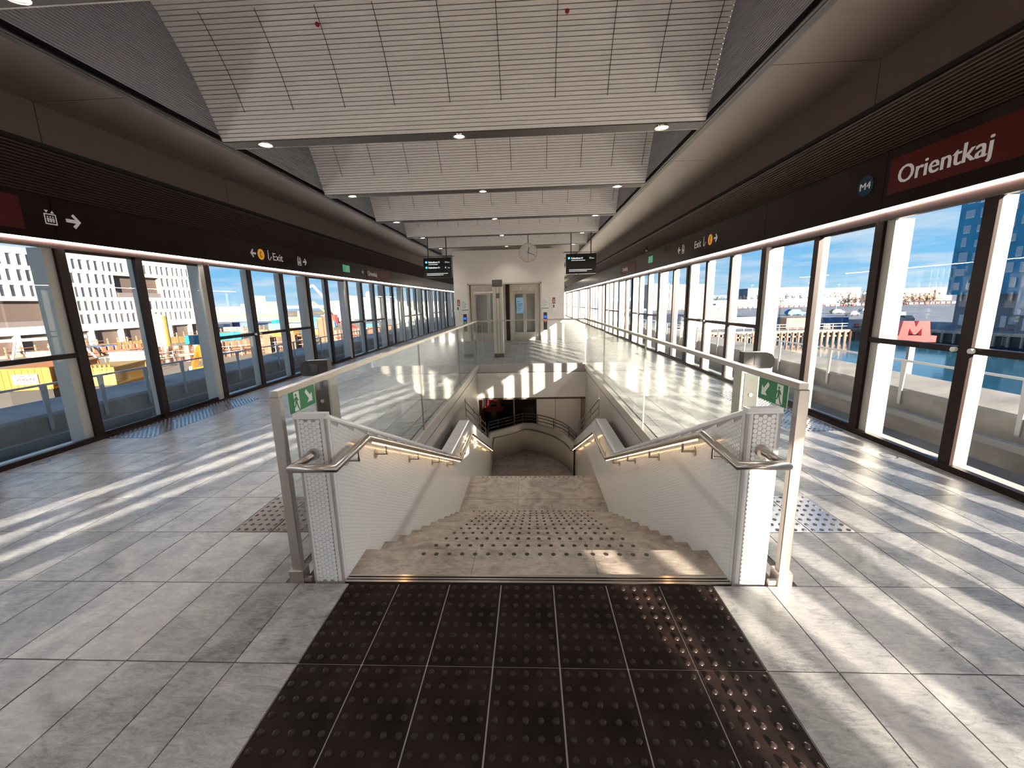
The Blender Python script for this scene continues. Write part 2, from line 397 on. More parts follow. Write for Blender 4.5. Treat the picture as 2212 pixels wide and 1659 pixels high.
# row of dark guide slots in front of the lifts
for i in range(8): box('guide_slot', mat('guide_slot', (.10, .085, .08), .4) if i == 0 else bpy.data.materials['guide_slot'], floor, -.72 + .36*i, -.44 + .36*i, 16.05, 16.2, -.01, .004)
# small round floor covers beside the windows
for px_, py_ in ((95, 998), (1926, 986)):
    p = atZ(px_, py_, 0); MB().cyl((p.x, p.y, -.01), (p.x, p.y, .0012), .075, n=28).build('floor_cover', STEEL_DARK, floor); MB().cyl((p.x, p.y, -.01), (p.x, p.y, .002), .058, n=28).build('floor_cover_plate', FLOOR_STONE, floor)
# brushed steel threshold channels above the stair
for y, w in ((2.145, .018), (2.172, .012), (2.196, .018)):
    MB().box(SX - 1.12, SX + 1.12, y, y + w, -.05, .004).build('threshold_bar', POLISHED, floor)
for s in (-1, 1): MB().box(SX + s*1.32, SX + s*1.40, 2.14, 2.16, -.06, .03).build('channel_end_plate', STEEL, floor)

# ------------------------------------------------------------------ staircase
st = empty('staircase', (SX, 2.2, 0), 'wide granite staircase with dark round studs along each step edge', 'stairs')
R_, T_, NY = .149, .333, 2.478
def stair_step(y0, y1, z, n, joint=True, d=.14):
    o = MB().box(-1.122, 1.122, y0 - 2.2, y1 - 2.2, z - R_ - .06, z).build('step', STAIR_STONE, st)
    sm = MB()
    for i in range(n): sm.cyl((-.72 + 1.44 * i / (n - 1), y1 - 2.2 - .05, z - .004), (-.72 + 1.44 * i / (n - 1), y1 - 2.2 - .05, z + .0025), .0145, n=10)
    tag(sm.build('edge_studs', STUD_DARK, o), kind='stuff')
    if joint:
        for xj in (-.38, .38): MB().box(xj, xj + .003, y0 - 2.2, y1 - 2.2, z - .01, z + .0008).build('stone_joint', GROUT, o)
stair_step(2.216, NY, 0, 18)
for k in range(1, 10): stair_step(NY + T_ * (k - 1), NY + T_ * k, -R_ * k, 18)
o = MB().box(-1.122, 1.122, NY + T_*9 - 2.2, 7.06 - 2.2, -R_*10 - .2, -R_*10).build('landing', STAIR_STONE, st)
for yy in (5.77, 7.01):
    sm = MB()
    for i in range(22): sm.cyl((-.9 + 1.8*i/21, yy - 2.2, -R_*10 - .004), (-.9 + 1.8*i/21, yy - 2.2, -R_*10 + .0025), .0145, n=10)
    tag(sm.build('edge_studs', STUD_DARK, o), kind='stuff')
MB().box(-1.125, 1.125, 6.158 - 2.2, 6.162 - 2.2, -1.5, -1.489).build('stone_joint', GROUT, o)
MB().box(-.25, -.246, 5.5 - 2.2, 7.06 - 2.2, -1.5, -1.489).build('stone_joint', GROUT, o)
for k in range(1, 10): stair_step(7.06 + T_ * (k - 1), 7.06 + T_ * k, -R_ * (10 + k), 18, False)
tag(MB().box(SX - 1.6, SX + 1.6, 10.06, 13.6, -3.2, -2.98).build('floor_lower', STAIR_STONE), 'shaded stone floor of the lower hall', kind='structure')

# ------------------------------------------------------------------ hexagon-tiled stair walls
def wall_top(y):
    if y < 5.50: return 1.04 - .446 * (y - 2.15)
    if y < 7.15: return -.454
    return -.454 - .446 * (y - 7.15)
def step_z(y):
    if y < NY: return 0.0
    if y < NY + 9 * T_: return -R_ * (1 + int((y - NY) / T_))
    if y < 7.06: return -R_ * 10
    return -R_ * (11 + int((y - 7.06) / T_))
HW, HH = .0222, .0256           # column pitch, hexagon height
HR = HH / math.sqrt(3) * .93
hexpts = [(HR * math.cos(math.pi/3*i), HR * math.sin(math.pi/3*i)) for i in range(6)]
hx = MB(); hx.prism([(p[0], p[1]) for p in hexpts], 'y', 0.0, -.003)
HEXMESH = hx.mesh('hexagon_tile', HEX)
for s, side, lab in ((-1, 'left', 'white hexagon tiled stair wall beside the running man sign facing the building site'), (1, 'right', 'white hexagon tiled stair wall beside the running man sign facing the harbour')):
    xi, xo = SX + s * 1.125, SX + s * 1.31
    root = empty('tiled_stair_wall', (SX + s * 1.22, 2.15, 0), lab, 'wall', 'hexagon tiled stair walls')
    ox, oy = SX + s * 1.22, 2.15
    poly = [(2.155, 1.02), (5.5, -.474), (7.15, -.474), (10.7, -2.06), (10.7, -3.1), (2.155, -3.1)]
    c = MB().prism([(p[0] - oy, p[1]) for p in poly], 'x', xi - ox + s * .003, xo - ox - s * .003); c.build('wall_core', HEX_GROUT, root)
    # front face hexagons, one by one
    nrow = 0
    for cidx in range(-2, 3):
        for k in range(41):
            z = .012 + k * HH + (HH / 2 if cidx % 2 else 0)
            if z > .993: continue
            inst('hexagon_tile', HEXMESH, root, (cidx * HW, .004, z))
    # inner side hexagons: thousands, joined
    h = MB(); y = 2.20; ci = 0
    while y < 7.1:
        zt = wall_top(y) - .055; zb = step_z(y) - .005
        z = math.floor(zb / HH) * HH + (HH / 2 if ci % 2 else 0)
        while z < zt:
            if z > zb:
                p = [(xi - ox, y - oy + q[0], z + q[1]) for q in hexpts]; t = [(a - s * .0025, b, c_) for a, b, c_ in p]
                n0 = len(h.v); h.v += p + t
                h.f.append(tuple(n0 + 6 + i for i in (range(6) if s < 0 else range(5, -1, -1)))); h.sm.append(False)
                for i in range(6):
                    j = (i + 1) % 6; h.f.append((n0+i, n0+j, n0+6+j, n0+6+i) if s < 0 else (n0+j, n0+i, n0+6+i, n0+6+j)); h.sm.append(False)
            z += HH
        y += HW; ci += 1
    tag(h.build('side_hexagon_tiles', HEX, root), kind='stuff')
    MB().prism([(7.1 - oy, -3.0), (7.1 - oy, -.47), (7.16 - oy, -.47), (10.66 - oy, -2.05), (10.66 - oy, -3.0)], 'x', xi - ox, xi - ox - s * .004).build('lower_tile_face', HEX, root)
    # rounded ceramic corner pieces
    def quarter(cx, cy, r, sx_, n=5): return [(cx + sx_ * r * math.sin(math.pi/2*i/n), cy - r * math.cos(math.pi/2*i/n)) for i in range(n + 1)]
    for xx, sg in ((xi, -s), (xo, s)):
        zs = [0.0, .15, .45, .75, 1.004]
        for i in range(4):
            r = .034; cx, cy = xx - ox - sg * r, r
            pts = quarter(cx, cy, r, sg) + [(xx - ox, .05), (xx - ox - sg*.006, .05), (cx, .006)]
            MB().prism(pts, 'z', zs[i] + .001, zs[i+1] - .001, False).build('corner_tile', EDGE_TILE, root)
    # rounded cap pieces along the top
    w2 = .0935; prof = [(-w2, -.036), (-w2, -.022)] + [(-w2 + .022 - .022*math.cos(a), -.022 + .022*math.sin(a)) for a in (.5, 1.05)] + [(-w2 + .022, 0), (w2 - .022, 0)] + [(w2 - .022 + .022*math.sin(a), -.022 + .022*math.cos(a)) for a in (.5, 1.05)] + [(w2, -.022), (w2, -.036)]
    def cap(ya, yb):
        za, zb = wall_top(ya), wall_top(yb); vs = [(p[0], ya - oy, za + p[1]) for p in prof] + [(p[0], yb - oy, zb + p[1]) for p in prof]; n = len(prof)
        fs = [(i, (i+1) % n, n + (i+1) % n, n + i) for i in range(n)] + [tuple(range(n-1, -1, -1)), tuple(range(n, 2*n))]
        MB().raw(vs, fs, False).build('cap_tile', EDGE_TILE, root)
    ys = [2.19 + .331 * i for i in range(11)] + [5.5, 5.9, 6.3, 6.7, 7.15] + [7.5 + .4 * i for i in range(9)]
    for a, b in zip(ys[:-1], ys[1:]):
        if b > a + .01: cap(a + .001, b - .001)
    cp = [(p[0], p[1]) for p in prof]
    MB().raw([(p[0]*(1 if abs(p[0]) < w2 - .001 or True else 1), .03, 1.035 + p[1]) for p in cp] + [(p[0]*.99, .006, 1.030 + p[1]*.8) for p in cp] + [(p[0]*.985, -.001, 1.012 + p[1]*.3) for p in cp],
             [(k*len(cp)+i, k*len(cp)+(i+1) % len(cp), (k+1)*len(cp)+(i+1) % len(cp), (k+1)*len(cp)+i) for k in range(2) for i in range(len(cp))] + [tuple(range(len(cp)*2, len(cp)*3))], False).build('cap_tile', EDGE_TILE, root)
    MB().box(-.0925, .0925, .006, .05, 1.0, 1.03).build('cap_backing', EDGE_TILE, root)

    # handrail
    hr = empty('handrail', (SX + s * 1.04, 2.02, .76), 'round brushed steel handrail on the hexagon wall facing the ' + ('building site' if s < 0 else 'harbour'), 'handrail', 'stair handrails')
    ho = Vector((SX + s * 1.04, 2.02, .76))
    P_ = [(SX + s*1.215, 2.16, .80), (SX + s*1.268, 2.03, .768), (SX + s*1.268, 2.02, .768), (SX + s*1.04, 2.02, .768), (SX + s*1.04, 2.47, .785), (SX + s*1.04, 5.64, -.615), (SX + s*1.04, 6.80, -.60), (SX + s*1.04, 10.35, -2.202)]
    MB().tube([Vector(p) - ho for p in P_], .0235, 14).build('rail_tube', STEEL, hr)
    MB().cyl(Vector((SX + s*1.215, 2.152, .802)) - ho, Vector((SX + s*1.215, 2.128, .798)) - ho, .032, n=16).build('end_rosette', STEEL, hr)
    a, b = Vector((SX + s*1.04, 2.55, .724)), Vector((SX + s*1.04, 5.6, -.622))
    led = MB().bar(a - ho, b - ho, .012, .006); c1_, c2_ = Vector((SX + s*1.04, 5.75, -.642)), Vector((SX + s*1.04, 6.75, -.628)); led.bar(c1_ - ho, c2_ - ho, .012, .006)
    c1_, c2_ = Vector((SX + s*1.04, 6.9, -.672)), Vector((SX + s*1.04, 10.25, -2.183)); led.bar(c1_ - ho, c2_ - ho, .012, .006)
    led.build('light_strip', mat('handrail_led', (1, .8, .5), .4, emit=(1, .62, .30), estr=7.0) if s < 0 else bpy.data.materials['handrail_led'], hr)
    for y in (2.32, 2.78, 3.55, 4.35, 5.1, 6.1, 6.65, 7.6, 8.6, 9.6):
        if y < 2.47: z = .78
        elif y < 5.64: z = .785 - 1.40 * (y - 2.47) / 3.17
        elif y < 6.8: z = -.61
        else: z = -.6 - 1.76 * (y - 6.8) / 3.9
        X = SX + s*1.04; wx = SX + s*1.123
        bk = MB().cyl(Vector((wx, y, z - .085)) - ho, Vector((wx - s*.008, y, z - .085)) - ho, .032, n=16)
        bk.tube([Vector((wx, y, z - .085)) - ho, Vector((X, y, z - .085)) - ho, Vector((X, y, z - .02)) - ho], .0085, 8)
        bk.build('rail_bracket', STEEL, hr)
    # steel guard rails above the lower flight
    g = empty('lower_guard_rail', (SX + s*1.2, 7.2, -.45), 'short steel guard rail above the lower flight on the ' + ('building site' if s < 0 else 'harbour') + ' side', 'railing', 'lower flight guard rails')
    go = Vector((SX + s*1.2, 7.2, -.45))
    for k in range(3):
        MB().tube([Vector((SX + s*1.2, 7.25, -.38 + .13*k)) - go, Vector((SX + s*1.2, 10.3, -1.746 + .13*k)) - go], .014, 8).build('rail', STEEL, g)
    for y in (7.3, 8.3, 9.3, 10.25):
        zz = -.5 - .4478 * (y - 7.25); MB().bar(Vector((SX + s*1.2, y, zz)) - go, Vector((SX + s*1.2, y, zz + .44)) - go, .05, .012, (1, 0, 0)).build('post', STEEL, g)

# ------------------------------------------------------------------ stairwell lining
lin = empty('trim_1', (SX, OPY1, 0), 'steel edge band and pale panels lining the stair opening', kind='structure')
def lp(name, m_, *a): return box(name, m_, lin, a[0]-SX, a[1]-SX, a[2]-OPY1, a[3]-OPY1, a[4], a[5])
for s in (-1, 1):
    xe = s*1.43
    MB().box(xe - s*.014, xe + s*.03, 4.0 - OPY1, 0, -.20, -.002).build('edge_band', STEEL_SAT, lin)
    MB().box(xe - s*.006, xe + s*.03, 2.3 - OPY1, 4.0 - OPY1, -.6, -.01).build('edge_band', STEEL_SAT, lin)
    MB().box(xe - s*.004, xe + s*.03, 4.0 - OPY1, 0, -.214, -.20).build('shadow_gap', TRIM, lin)
    MB().box(xe - s*.014, xe + s*.05, 4.0 - OPY1, 0, -3.1, -.214).build('side_panel', STEEL_SAT, lin)
MB().box(-1.416, 1.416, -.016, .05, -.20, -.002).build('edge_band', STEEL_SAT, lin)
MB().box(-1.416, 1.416, -.006, .05, -.214, -.20).build('shadow_gap', TRIM, lin)
MB().box(-1.416, 1.416, -.016, .05, -.885, -.214).build('fascia_panel', WHITE_WALL, lin)
MB().box(-1.7, 1.7, .05, 3.0, -.95, -.885).build('lower_soffit', PANEL, lin)
for s in (-1, 1): MB().box(s*1.62, s*1.72, .05, 3.0, -3.1, -.9).build('lower_side_wall', PANEL, lin)

# curved parapet of the lower stair
OUT = [(-1.10, 10.5), (-1.14, 11.6), (-.92, 11.78), (-.62, 12.03), (-.22, 12.45), (.0, 12.40), (.17, 12.28), (.40, 12.08), (.62, 11.83), (.83, 11.5), (.99, 11.11), (1.06, 10.8), (1.12, 10.47)]
par = empty('curved_parapet', (SX, 12.3, -2.98), 'pale curved parapet with dark rails at the turn of the lower stair', 'parapet')
po = Vector((SX, 12.3, -2.98)); b = MB()
def off(i, d):
    p = Vector((*OUT[i], 0)); q = Vector((*OUT[max(i-1, 0)], 0)); r = Vector((*OUT[min(i+1, len(OUT)-1)], 0)); t = (r - q).normalized(); return p + Vector((-t.y, t.x, 0)) * d
n = len(OUT); vs = []
for i in range(n):
    a = off(i, 0); c = off(i, .14)
    for p, z in ((a, 0), (a, .86), (c, .86), (c, 0)): vs.append((p.x - po.x, p.y - po.y, z))
fs = [(i*4+k, (i+1)*4+k, (i+1)*4+(k+1) % 4, i*4+(k+1) % 4) for i in range(n-1) for k in range(4)]
MB().raw(vs, fs, True).build('parapet_wall', WHITE_WALL, par)
for z, d, r in ((.70, -.06, .02), (.98, .07, .013), (1.08, .07, .013), (1.17, .07, .016)):
    MB().tube([off(i, d) - Vector((po.x, po.y, -z)) for i in range(n)], r, 8).build('rail', STEEL_DARK if z > .9 else STEEL, par)
for i in range(0, n, 2):
    p = off(i, .07) - Vector((po.x, po.y, 0)); MB().cyl((p.x, p.y, .84), (p.x, p.y, 1.18), .012, n=8).build('post', STEEL_DARK, par)
# rear of the lower hall: dark glazing, pale panel, red letter sign
rw = empty('wall_lower', (SX, 13.4, -3), 'dark glazed screen and pale panel closing the lower hall', kind='structure')
MB().box(-1.7, .12, .1, .16, 0, 2.12).build('dark_glazing', mat('dark_glazing', (.012, .008, .008), .12), rw)
MB().box(.16, 1.7, .1, .2, 0, 2.12).build('pale_panel', WHITE_WALL, rw)
MB().box(.78, .79, .085, .1, 0, 2.12).build('panel_joint', PANEL, rw)
for x_ in (-.62, .10): MB().box(x_, x_ + .05, .04, .1, 0, 2.12).build('glazing_bar', STEEL_SAT if x_ < 0 else FRAME_DARK, rw)
def metro_m(w, h):    # slab-serif letter on a wide bar
    return [[(-w*.36, h*.30), (-w*.30, h), (-w*.06, h), (0, h*.72), (w*.06, h), (w*.30, h), (w*.36, h*.30), (w*.16, h*.30), (w*.14, h*.66), (w*.03, h*.36), (-w*.03, h*.36), (-w*.14, h*.66), (-w*.16, h*.30)], [(-w*.5, 0), (w*.5, 0), (w*.5, h*.30), (-w*.5, h*.30)]]
ms = empty('letter_sign', (-1.22, 13.42, -1.95), 'dark red letter sign in the shaded lower hall behind the stairs', 'sign')
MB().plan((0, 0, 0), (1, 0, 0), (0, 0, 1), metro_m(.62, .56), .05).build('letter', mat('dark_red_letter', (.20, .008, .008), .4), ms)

# ------------------------------------------------------------------ glass balustrade
def balustrade(s, lab):
    X = SX + s*1.405
    root = empty('glass_balustrade', (X, 2.16, 0), lab, 'balustrade', 'glass balustrades around the stair opening')
    L_ = OPY1 - 2.16
    MB().box(-.024, .024, 0, L_ + .02, 1.125, 1.158).build('top_rail', STEEL, root)
    MB().bbox(-.03, .03, -.01, .03, .06, 1.1249, .004).build('end_post', STEEL, root)
    MB().bbox(-.042, .042, -.03, .05, 0, .08, .004).build('post_foot', STEEL, root)
    MB().box(-.03, .03, .05, L_, -.10, -.004).build('base_channel', STEEL_SAT, root)
    ys = [.035, 2.98, 5.86, L_]
    for a, b in zip(ys[:-1], ys[1:]):
        g = MB().box(-.008, .008, a + .006, b - .006, -.05, 1.125).build('glass_panel', RAIL_GLASS, root)
        for yy in (a + .005, b - .006): MB().box(-.0081, .0081, yy, yy + .003, -.05, 1.125).build('glass_edge', GLASS_EDGE if a < 1 and yy < 1 else STEEL, g)
    MB().box(-.009, .009, .033, .040, .06, 1.12).build('edge_seal', GLASS_EDGE, root)
    return root
balustrade(-1, 'long glass balustrade with steel top rail on the building site side of the stair')
balustrade(1, 'long glass balustrade with steel top rail on the harbour side of the stair')
root = empty('glass_balustrade', (SX, OPY1 + .02, 0), 'short glass balustrade across the head of the stair opening before the lifts', 'balustrade', 'glass balustrades around the stair opening')
MB().box(-1.38, 1.38, -.024, .024, 1.125, 1.158).build('top_rail', STEEL, root)
for a, b in ((-1.38, .0), (.0, 1.38)): MB().box(a + .005, b - .005, -.008, .008, -.05, 1.125).build('glass_panel', RAIL_GLASS, root)
MB().box(-1.38, 1.38, -.02, .02, -.02, .012).build('base_channel', STEEL_SAT, root)

ll = empty('lower_hall_fill', (SX + .7, 12.6, -.90), 'added unseen fill lamp under the soffit of the lower hall', 'lamp')  # added fill light, no fixture known here; brightens the pale panel
MB().box(-.3, .3, -.06, .06, -.02, 0).build('fill_housing', POLISHED, ll); MB().box(-.28, .28, -.05, .05, -.024, -.02).build('lamp_lens', LAMP, ll)
l_ = bpy.data.lights.new('lower_hall_fill', 'AREA'); l_.energy = 22; l_.color = (1, .82, .68); l_.size = .5; lo = bpy.data.objects.new('lamp', l_); link(lo, ll); lo.location = (0, 0, -.05)
# ================================================================== glazed walls
PER, YM = 5.553, 4.87           # facade module, first door jamb
ZT = 2.35                       # top of the panes
def facade(s, X, side, who):
    # s: outward direction (-1 towards the building site, +1 towards the harbour)
    zb, zg = (2.44, 2.93) if s < 0 else (2.47, 3.05)    # bottom / top of the dark sign band
    def bx(x0, x1, y0, y1, z0, z1): return MB().box(s*x0, s*x1, y0, y1, z0, z1)
    meshes = {}
    def me(key, b, m_, nm):
        if key not in meshes: meshes[key] = b.mesh(nm, m_)
        return meshes[key]
    body = me('body', bx(.012, .14, -.045, .045, .05, ZT), ALU, 'mullion_body')
    cover = me('cover', bx(-.018, .012, -.055, .055, .0, ZT), FRAME_DARK, 'mullion_cover')
    jbody = me('jbody', bx(.012, .20, -.16, .06, .03, ZT), ALU, 'jamb_post')
    jcov = me('jcov', bx(-.022, .012, -.055, .055, .0, ZT + .08), FRAME_DARK, 'jamb_cover')
    jface = me('jface', bx(-.012, .012, -.16, -.06, .0, ZT), ALU, 'jamb_face')
    knob = me('knob', MB().cyl((0, 0, 0), (-s*.03, 0, 0), .022, n=14), WHITE_SIGN, 'door_knob')
    n = 0
    for m_ in range(-2, 8):
        yb = YM + PER * m_
        w = empty('window_%d' % (1 + (m_ + 2) * 2 + (1 if s > 0 else 0)), (X, yb + 2.26, 0), 'fixed glazed bay of three panes with a dark transom in the %s platform wall' % who, kind='structure')
        L_ = PER - 2.26
        ys = [0, 1.10, 2.19, L_]
        for i in (1, 2):
            inst('mullion', body, w, (0, ys[i], 0)); inst('mullion_cover', cover, w, (0, ys[i], 0))
        for i in range(3):
            a, b = ys[i] + .045, ys[i+1] - .045
            inst('pane', me('plo%d' % i, bx(.02, .032, 0, b - a, .06, 1.075), WIN_GLASS, 'pane'), w, (0, a, 0))
            inst('pane', me('pup%d' % i, bx(.02, .032, 0, b - a, 1.12, ZT), WIN_GLASS, 'pane'), w, (0, a, 0))
            inst('transom', me('tr%d' % i, bx(-.015, .045, 0, b - a, 1.07, 1.125), FRAME_DARK, 'transom'), w, (0, a, 0))
        inst('sill', me('sill', bx(-.03, .03, 0, L_, .0, .06), FRAME_DARK, 'sill'), w)
        inst('sill_ledge', me('ledge', bx(.03, .16, 0, L_, .02, .05), ALU, 'sill_ledge'), w)
        kn = 1 if s < 0 else 2
        for d in (-.075, .075): inst('door_knob', knob, w, (-s*.018, ys[kn] + d, 1.098))
        inst('jamb_post', jbody, w, (0, 0, 0)); inst('jamb_cover', jcov, w, (0, 0, 0)); inst('jamb_face', jface, w, (0, 0, 0))
        d = empty('door_%d' % (1 + (m_ + 2) * 2 + (1 if s > 0 else 0)), (X, yb, 0), 'pair of sliding platform doors without a transom in the %s platform wall' % who, kind='structure')
        inst('jamb_post', jbody, d, (0, 0, 0)); inst('jamb_cover', jcov, d, (0, 0, 0))
        for a, b, nm in ((.06, 1.01, 'a'), (1.01, 2.10, 'b')):
            lf = inst('door_leaf', me('leaf' + nm, bx(.015, .05, 0, b - a, .03, .075).box(s*.015, s*.05, 0, b - a, ZT - .03, ZT).box(s*-.012, s*.05, (b - a) - .05 if nm == 'a' else 0, (b - a) if nm == 'a' else .05, .03, ZT), FRAME_DARK, 'door_leaf'), d, (0, a, 0))
            inst('pane', me('dp' + nm, bx(.026, .038, .005, b - a - .005, .075, ZT - .03), WIN_GLASS, 'pane'), lf)
        inst('mullion', me('dbody', bx(.05, .13, -.04, .05, .04, ZT), ALU, 'mullion_body'), d, (0, 1.01, 0))
        inst('threshold', me('thr', bx(-.03, .03, 0, 2.26, 0, .03), FRAME_DARK, 'threshold'), d)
        inst('sill_ledge', me('dledge', bx(.03, .16, 0, 2.26, .0, .03), ALU, 'sill_ledge'), d)
    # wall above the panes
    wl = empty('wall_' + side, (X, 0, 0), 'dark sign band, ribbed grille and light strip above the %s platform windows' % who, kind='structure')
    y0, y1 = Y_BACK, Y_END
    for m_ in range(-2, 8):
        yb = YM + PER * m_
        inst('header', me('hd', bx(-.02, .05, 0, PER, ZT, zb - .03), FRAME_DARK, 'header'), wl, (0, yb, 0))
        inst('header_rim', me('hr', bx(-.035, -.02, 2.3, PER - .02, ZT - .005, ZT + .02), BEAM, 'header_rim'), wl, (0, yb, 0))
        for a, b in ((0, 2.26), (2.26, PER)):
            inst('band_panel', me('bp%.1f' % a, bx(-.03, .03, a + .003, b - .003, zb, zg), BAND, 'band_panel'), wl, (0, yb, 0))
    bx(.031, .10, y0, y1, zb - .03, zg + .02).build('band_backing', FRAME_DARK, wl)
    bx(-.042, -.014, y0, y1, zb - .022, zb - .003).build('light_strip', LED, wl)
    bx(-.052, -.012, y0, y1, zb - .003, zb + .003).build('light_rim', BEAM, wl)
    # inclined ribbed grille from the band to the ceiling panels
    hx_, zt = .52, 3.285
    g = MB(); nr = 15
    for i in range(nr):
        t = (i + .5) / nr; xx = -.03 - (hx_ - .03) * t; zz = zg + (zt - zg) * t
        g.bar((s*xx, y0, zz), (s*xx, y1, zz), .014, .010, (s*.4, 0, 1))
    tag(g.build('grille_ribs', GRILLE, wl), kind='stuff')
    b = MB(); b.prism([(s*.03, zg), (s*-.01, zg), (s*-(hx_ - .02), zt + .02), (s*-(hx_ - .02), zt + .06), (s*.3, zt + .06), (s*.3, zg)], 'y', y0, y1); b.build('grille_back', GRILLE_BACK, wl)
    return wl
wall_l = facade(-1, XL, 'left', 'building site side')
wall_r = facade(1, XR, 'right', 'harbour side')
for nm, y, lab in (('wall_rear', Y_BACK, 'solid end wall behind the viewer'), ('wall_far', Y_END, 'far end wall of the platform hall')):
    tag(MB().box(XL - .3, XR + .3, y - .2 if y < 0 else y, y if y < 0 else y + .2, -.3, 5.9).build(nm, WHITE_WALL), lab, kind='structure')

# ================================================================== ceiling
ZC = 3.735; HWC = 3.07          # underside level, half width of the coffers
BY0, BP = 3.12, 2.735           # first beam, beam spacing
PROF = [(0, 0), (-.2, .36), (-.40, .655), (-.58, .86), (-.756, 1.03), (-1.0, 1.22), (-1.3, 1.40), (-1.7, 1.58), (-2.1, 1.68), (-2.515, 1.72)]
ceil = empty('ceiling', (XC, 0, ZC), 'sawtooth ceiling of curved ribbed vaults between dark beams and flat grey side panels', kind='structure')
KB = range(-4, 16)
mesh_beam = MB().box(-HWC, HWC, -.11, .11, -.01, .22).mesh('beam', BEAM)
rim = MB().box(-HWC, HWC, .11, .125, -.012, .01).mesh('beam_rim', ALU)
pr = PROF
vault = MB()
for (a, b) in zip(pr[:-1], pr[1:]): vault.face([(-HWC, a[0], a[1] + .03), (HWC, a[0], a[1] + .03), (HWC, b[0], b[1] + .03), (-HWC, b[0], b[1] + .03)])
for (a, b) in zip(pr[:-1], pr[1:]): vault.face([(-HWC - .1, a[0] + .02, a[1] + .16), (-HWC - .1, b[0], b[1] + .16), (HWC + .1, b[0], b[1] + .16), (HWC + .1, a[0] + .02, a[1] + .16)])
vault_me = vault.mesh('vault_shell', SLAT_BACK)
far_vault = MB()
for (a, b) in zip(pr[:-1], pr[1:]): far_vault.face([(-HWC, a[0], a[1] + .01), (HWC, a[0], a[1] + .01), (HWC, b[0], b[1] + .01), (-HWC, b[0], b[1] + .01)])
far_vault_me = far_vault.mesh('vault_lining', SLAT)
side = MB(); poly = [(p[0], p[1] + .1) for p in pr] + [(-2.515, 0)]
side.prism([(p[0], max(p[1], 0)) for p in pr] + [(-2.515, 0)], 'x', 0, .05)
side_me = side.mesh('side_panel', SIDE_RIB)
sky_me = MB().box(-HWC - .1, HWC + .1, -.05, 0, .10, 1.90).mesh('end_panel', SLAT)
# arc table for the slats
arc = []; acc = 0
for a, b in zip(pr[:-1], pr[1:]):
    d = math.hypot(b[0]-a[0], b[1]-a[1]); arc.append((acc, acc + d, a, b)); acc += d
def on_arc(t):
    for a0, a1, a, b in arc:
        if t <= a1: u = (t - a0) / (a1 - a0); return (a[0] + (b[0]-a[0])*u, a[1] + (b[1]-a[1])*u), math.atan2(b[1]-a[1], b[0]-a[0])
    return pr[-1], math.atan2(pr[-1][1]-pr[-2][1], pr[-1][0]-pr[-2][0])
slat_me = MB().box(-HWC, HWC, .004, .042, -.012, .012).mesh('ceiling_slat', SLAT)
seam_me = MB().box(-.004, .004, 0, 1.0, -.02, .006).mesh('panel_seam', TRIM)
NS = {1: 60, 2: 40, 3: 30, 4: 22, 5: 18}
for k in KB:
    y = BY0 + BP * k
    inst('beam', mesh_beam, ceil, (0, y, 0)); inst('beam_rim', rim, ceil, (0, y, 0))
    if k == min(KB): continue
    ye = y - .11
    inst('vault_shell', vault_me, ceil, (0, ye, 0))
    for s in (-1, 1): inst('side_panel', side_me, ceil, (s*HWC if s > 0 else -HWC - .05, ye, 0))
    inst('end_panel', sky_me, ceil, (0, ye - 2.505, 0))
    if k in NS:
        for i in range(NS[k]):
            p, an = on_arc(.046 * i)
            o = inst('ceiling_slat', slat_me, ceil, (0, ye + p[0], p[1])); o.rotation_euler = (an, 0, 0)
        for xs in ((-2.62, -2.0), (-1.35, -.73), (-.05, .57), (1.22, 1.84), (2.4, 2.95)):
            for x_ in xs:
                p, an = on_arc(.35); q, an2 = on_arc(1.25)
                pts = [on_arc(t)[0] for t in (.32, .5, .7, .9, 1.1, 1.27)]
                sm = MB()
                for a, b in zip(pts[:-1], pts[1:]): sm.raw([(x_-.004, a[0]-.016, a[1]-.02), (x_+.004, a[0]-.016, a[1]-.02), (x_+.004, b[0]-.016, b[1]-.02), (x_-.004, b[0]-.016, b[1]-.02)], [(0, 1, 2, 3)])
                sm.build('panel_seam', TRIM, ceil, (0, ye, 0))
    else: inst('vault_lining', far_vault_me, ceil, (0, ye, 0))
yA, yB = BY0 + BP * min(KB) - .2, BY0 + BP * max(KB) + .2
for s in (-1, 1):
    MB().box(s*(HWC), s*(HWC + .11), yA, yB, -.012, .06).build('edge_trim', TRIM, ceil)
    MB().box(s*(HWC + .03), s*(HWC + .05), yA, yB, -.018, -.012).build('edge_trim_lip', BEAM, ceil)
    MB().box(s*(HWC + .05), s*4.85, yA, yB, .03, .30).build('roof_deck', TRIM, ceil)
    MB().box(s*4.2, s*4.9, yA, yB, -.4, .30).build('roof_edge', FRAME_DARK, ceil)
    so_me = MB().box(s*(HWC + .11), s*4.18, .004, BP - .004, 0.0, .03).mesh('soffit_panel', PANEL)
    ve_me = MB().box(s*4.18, s*4.2, .004, BP - .004, -.455, 0.0).mesh('upright_panel', PANEL)
    for k in KB:
        inst('soffit_panel', so_me, ceil, (0, 4.53 + BP * (k - 1), 0)); inst('upright_panel', ve_me, ceil, (0, 4.53 + BP * (k - 1), 0))
    MB().box(s*4.165, s*4.19, yA, yB, -.47, -.45).build('panel_lip', TRIM, ceil)
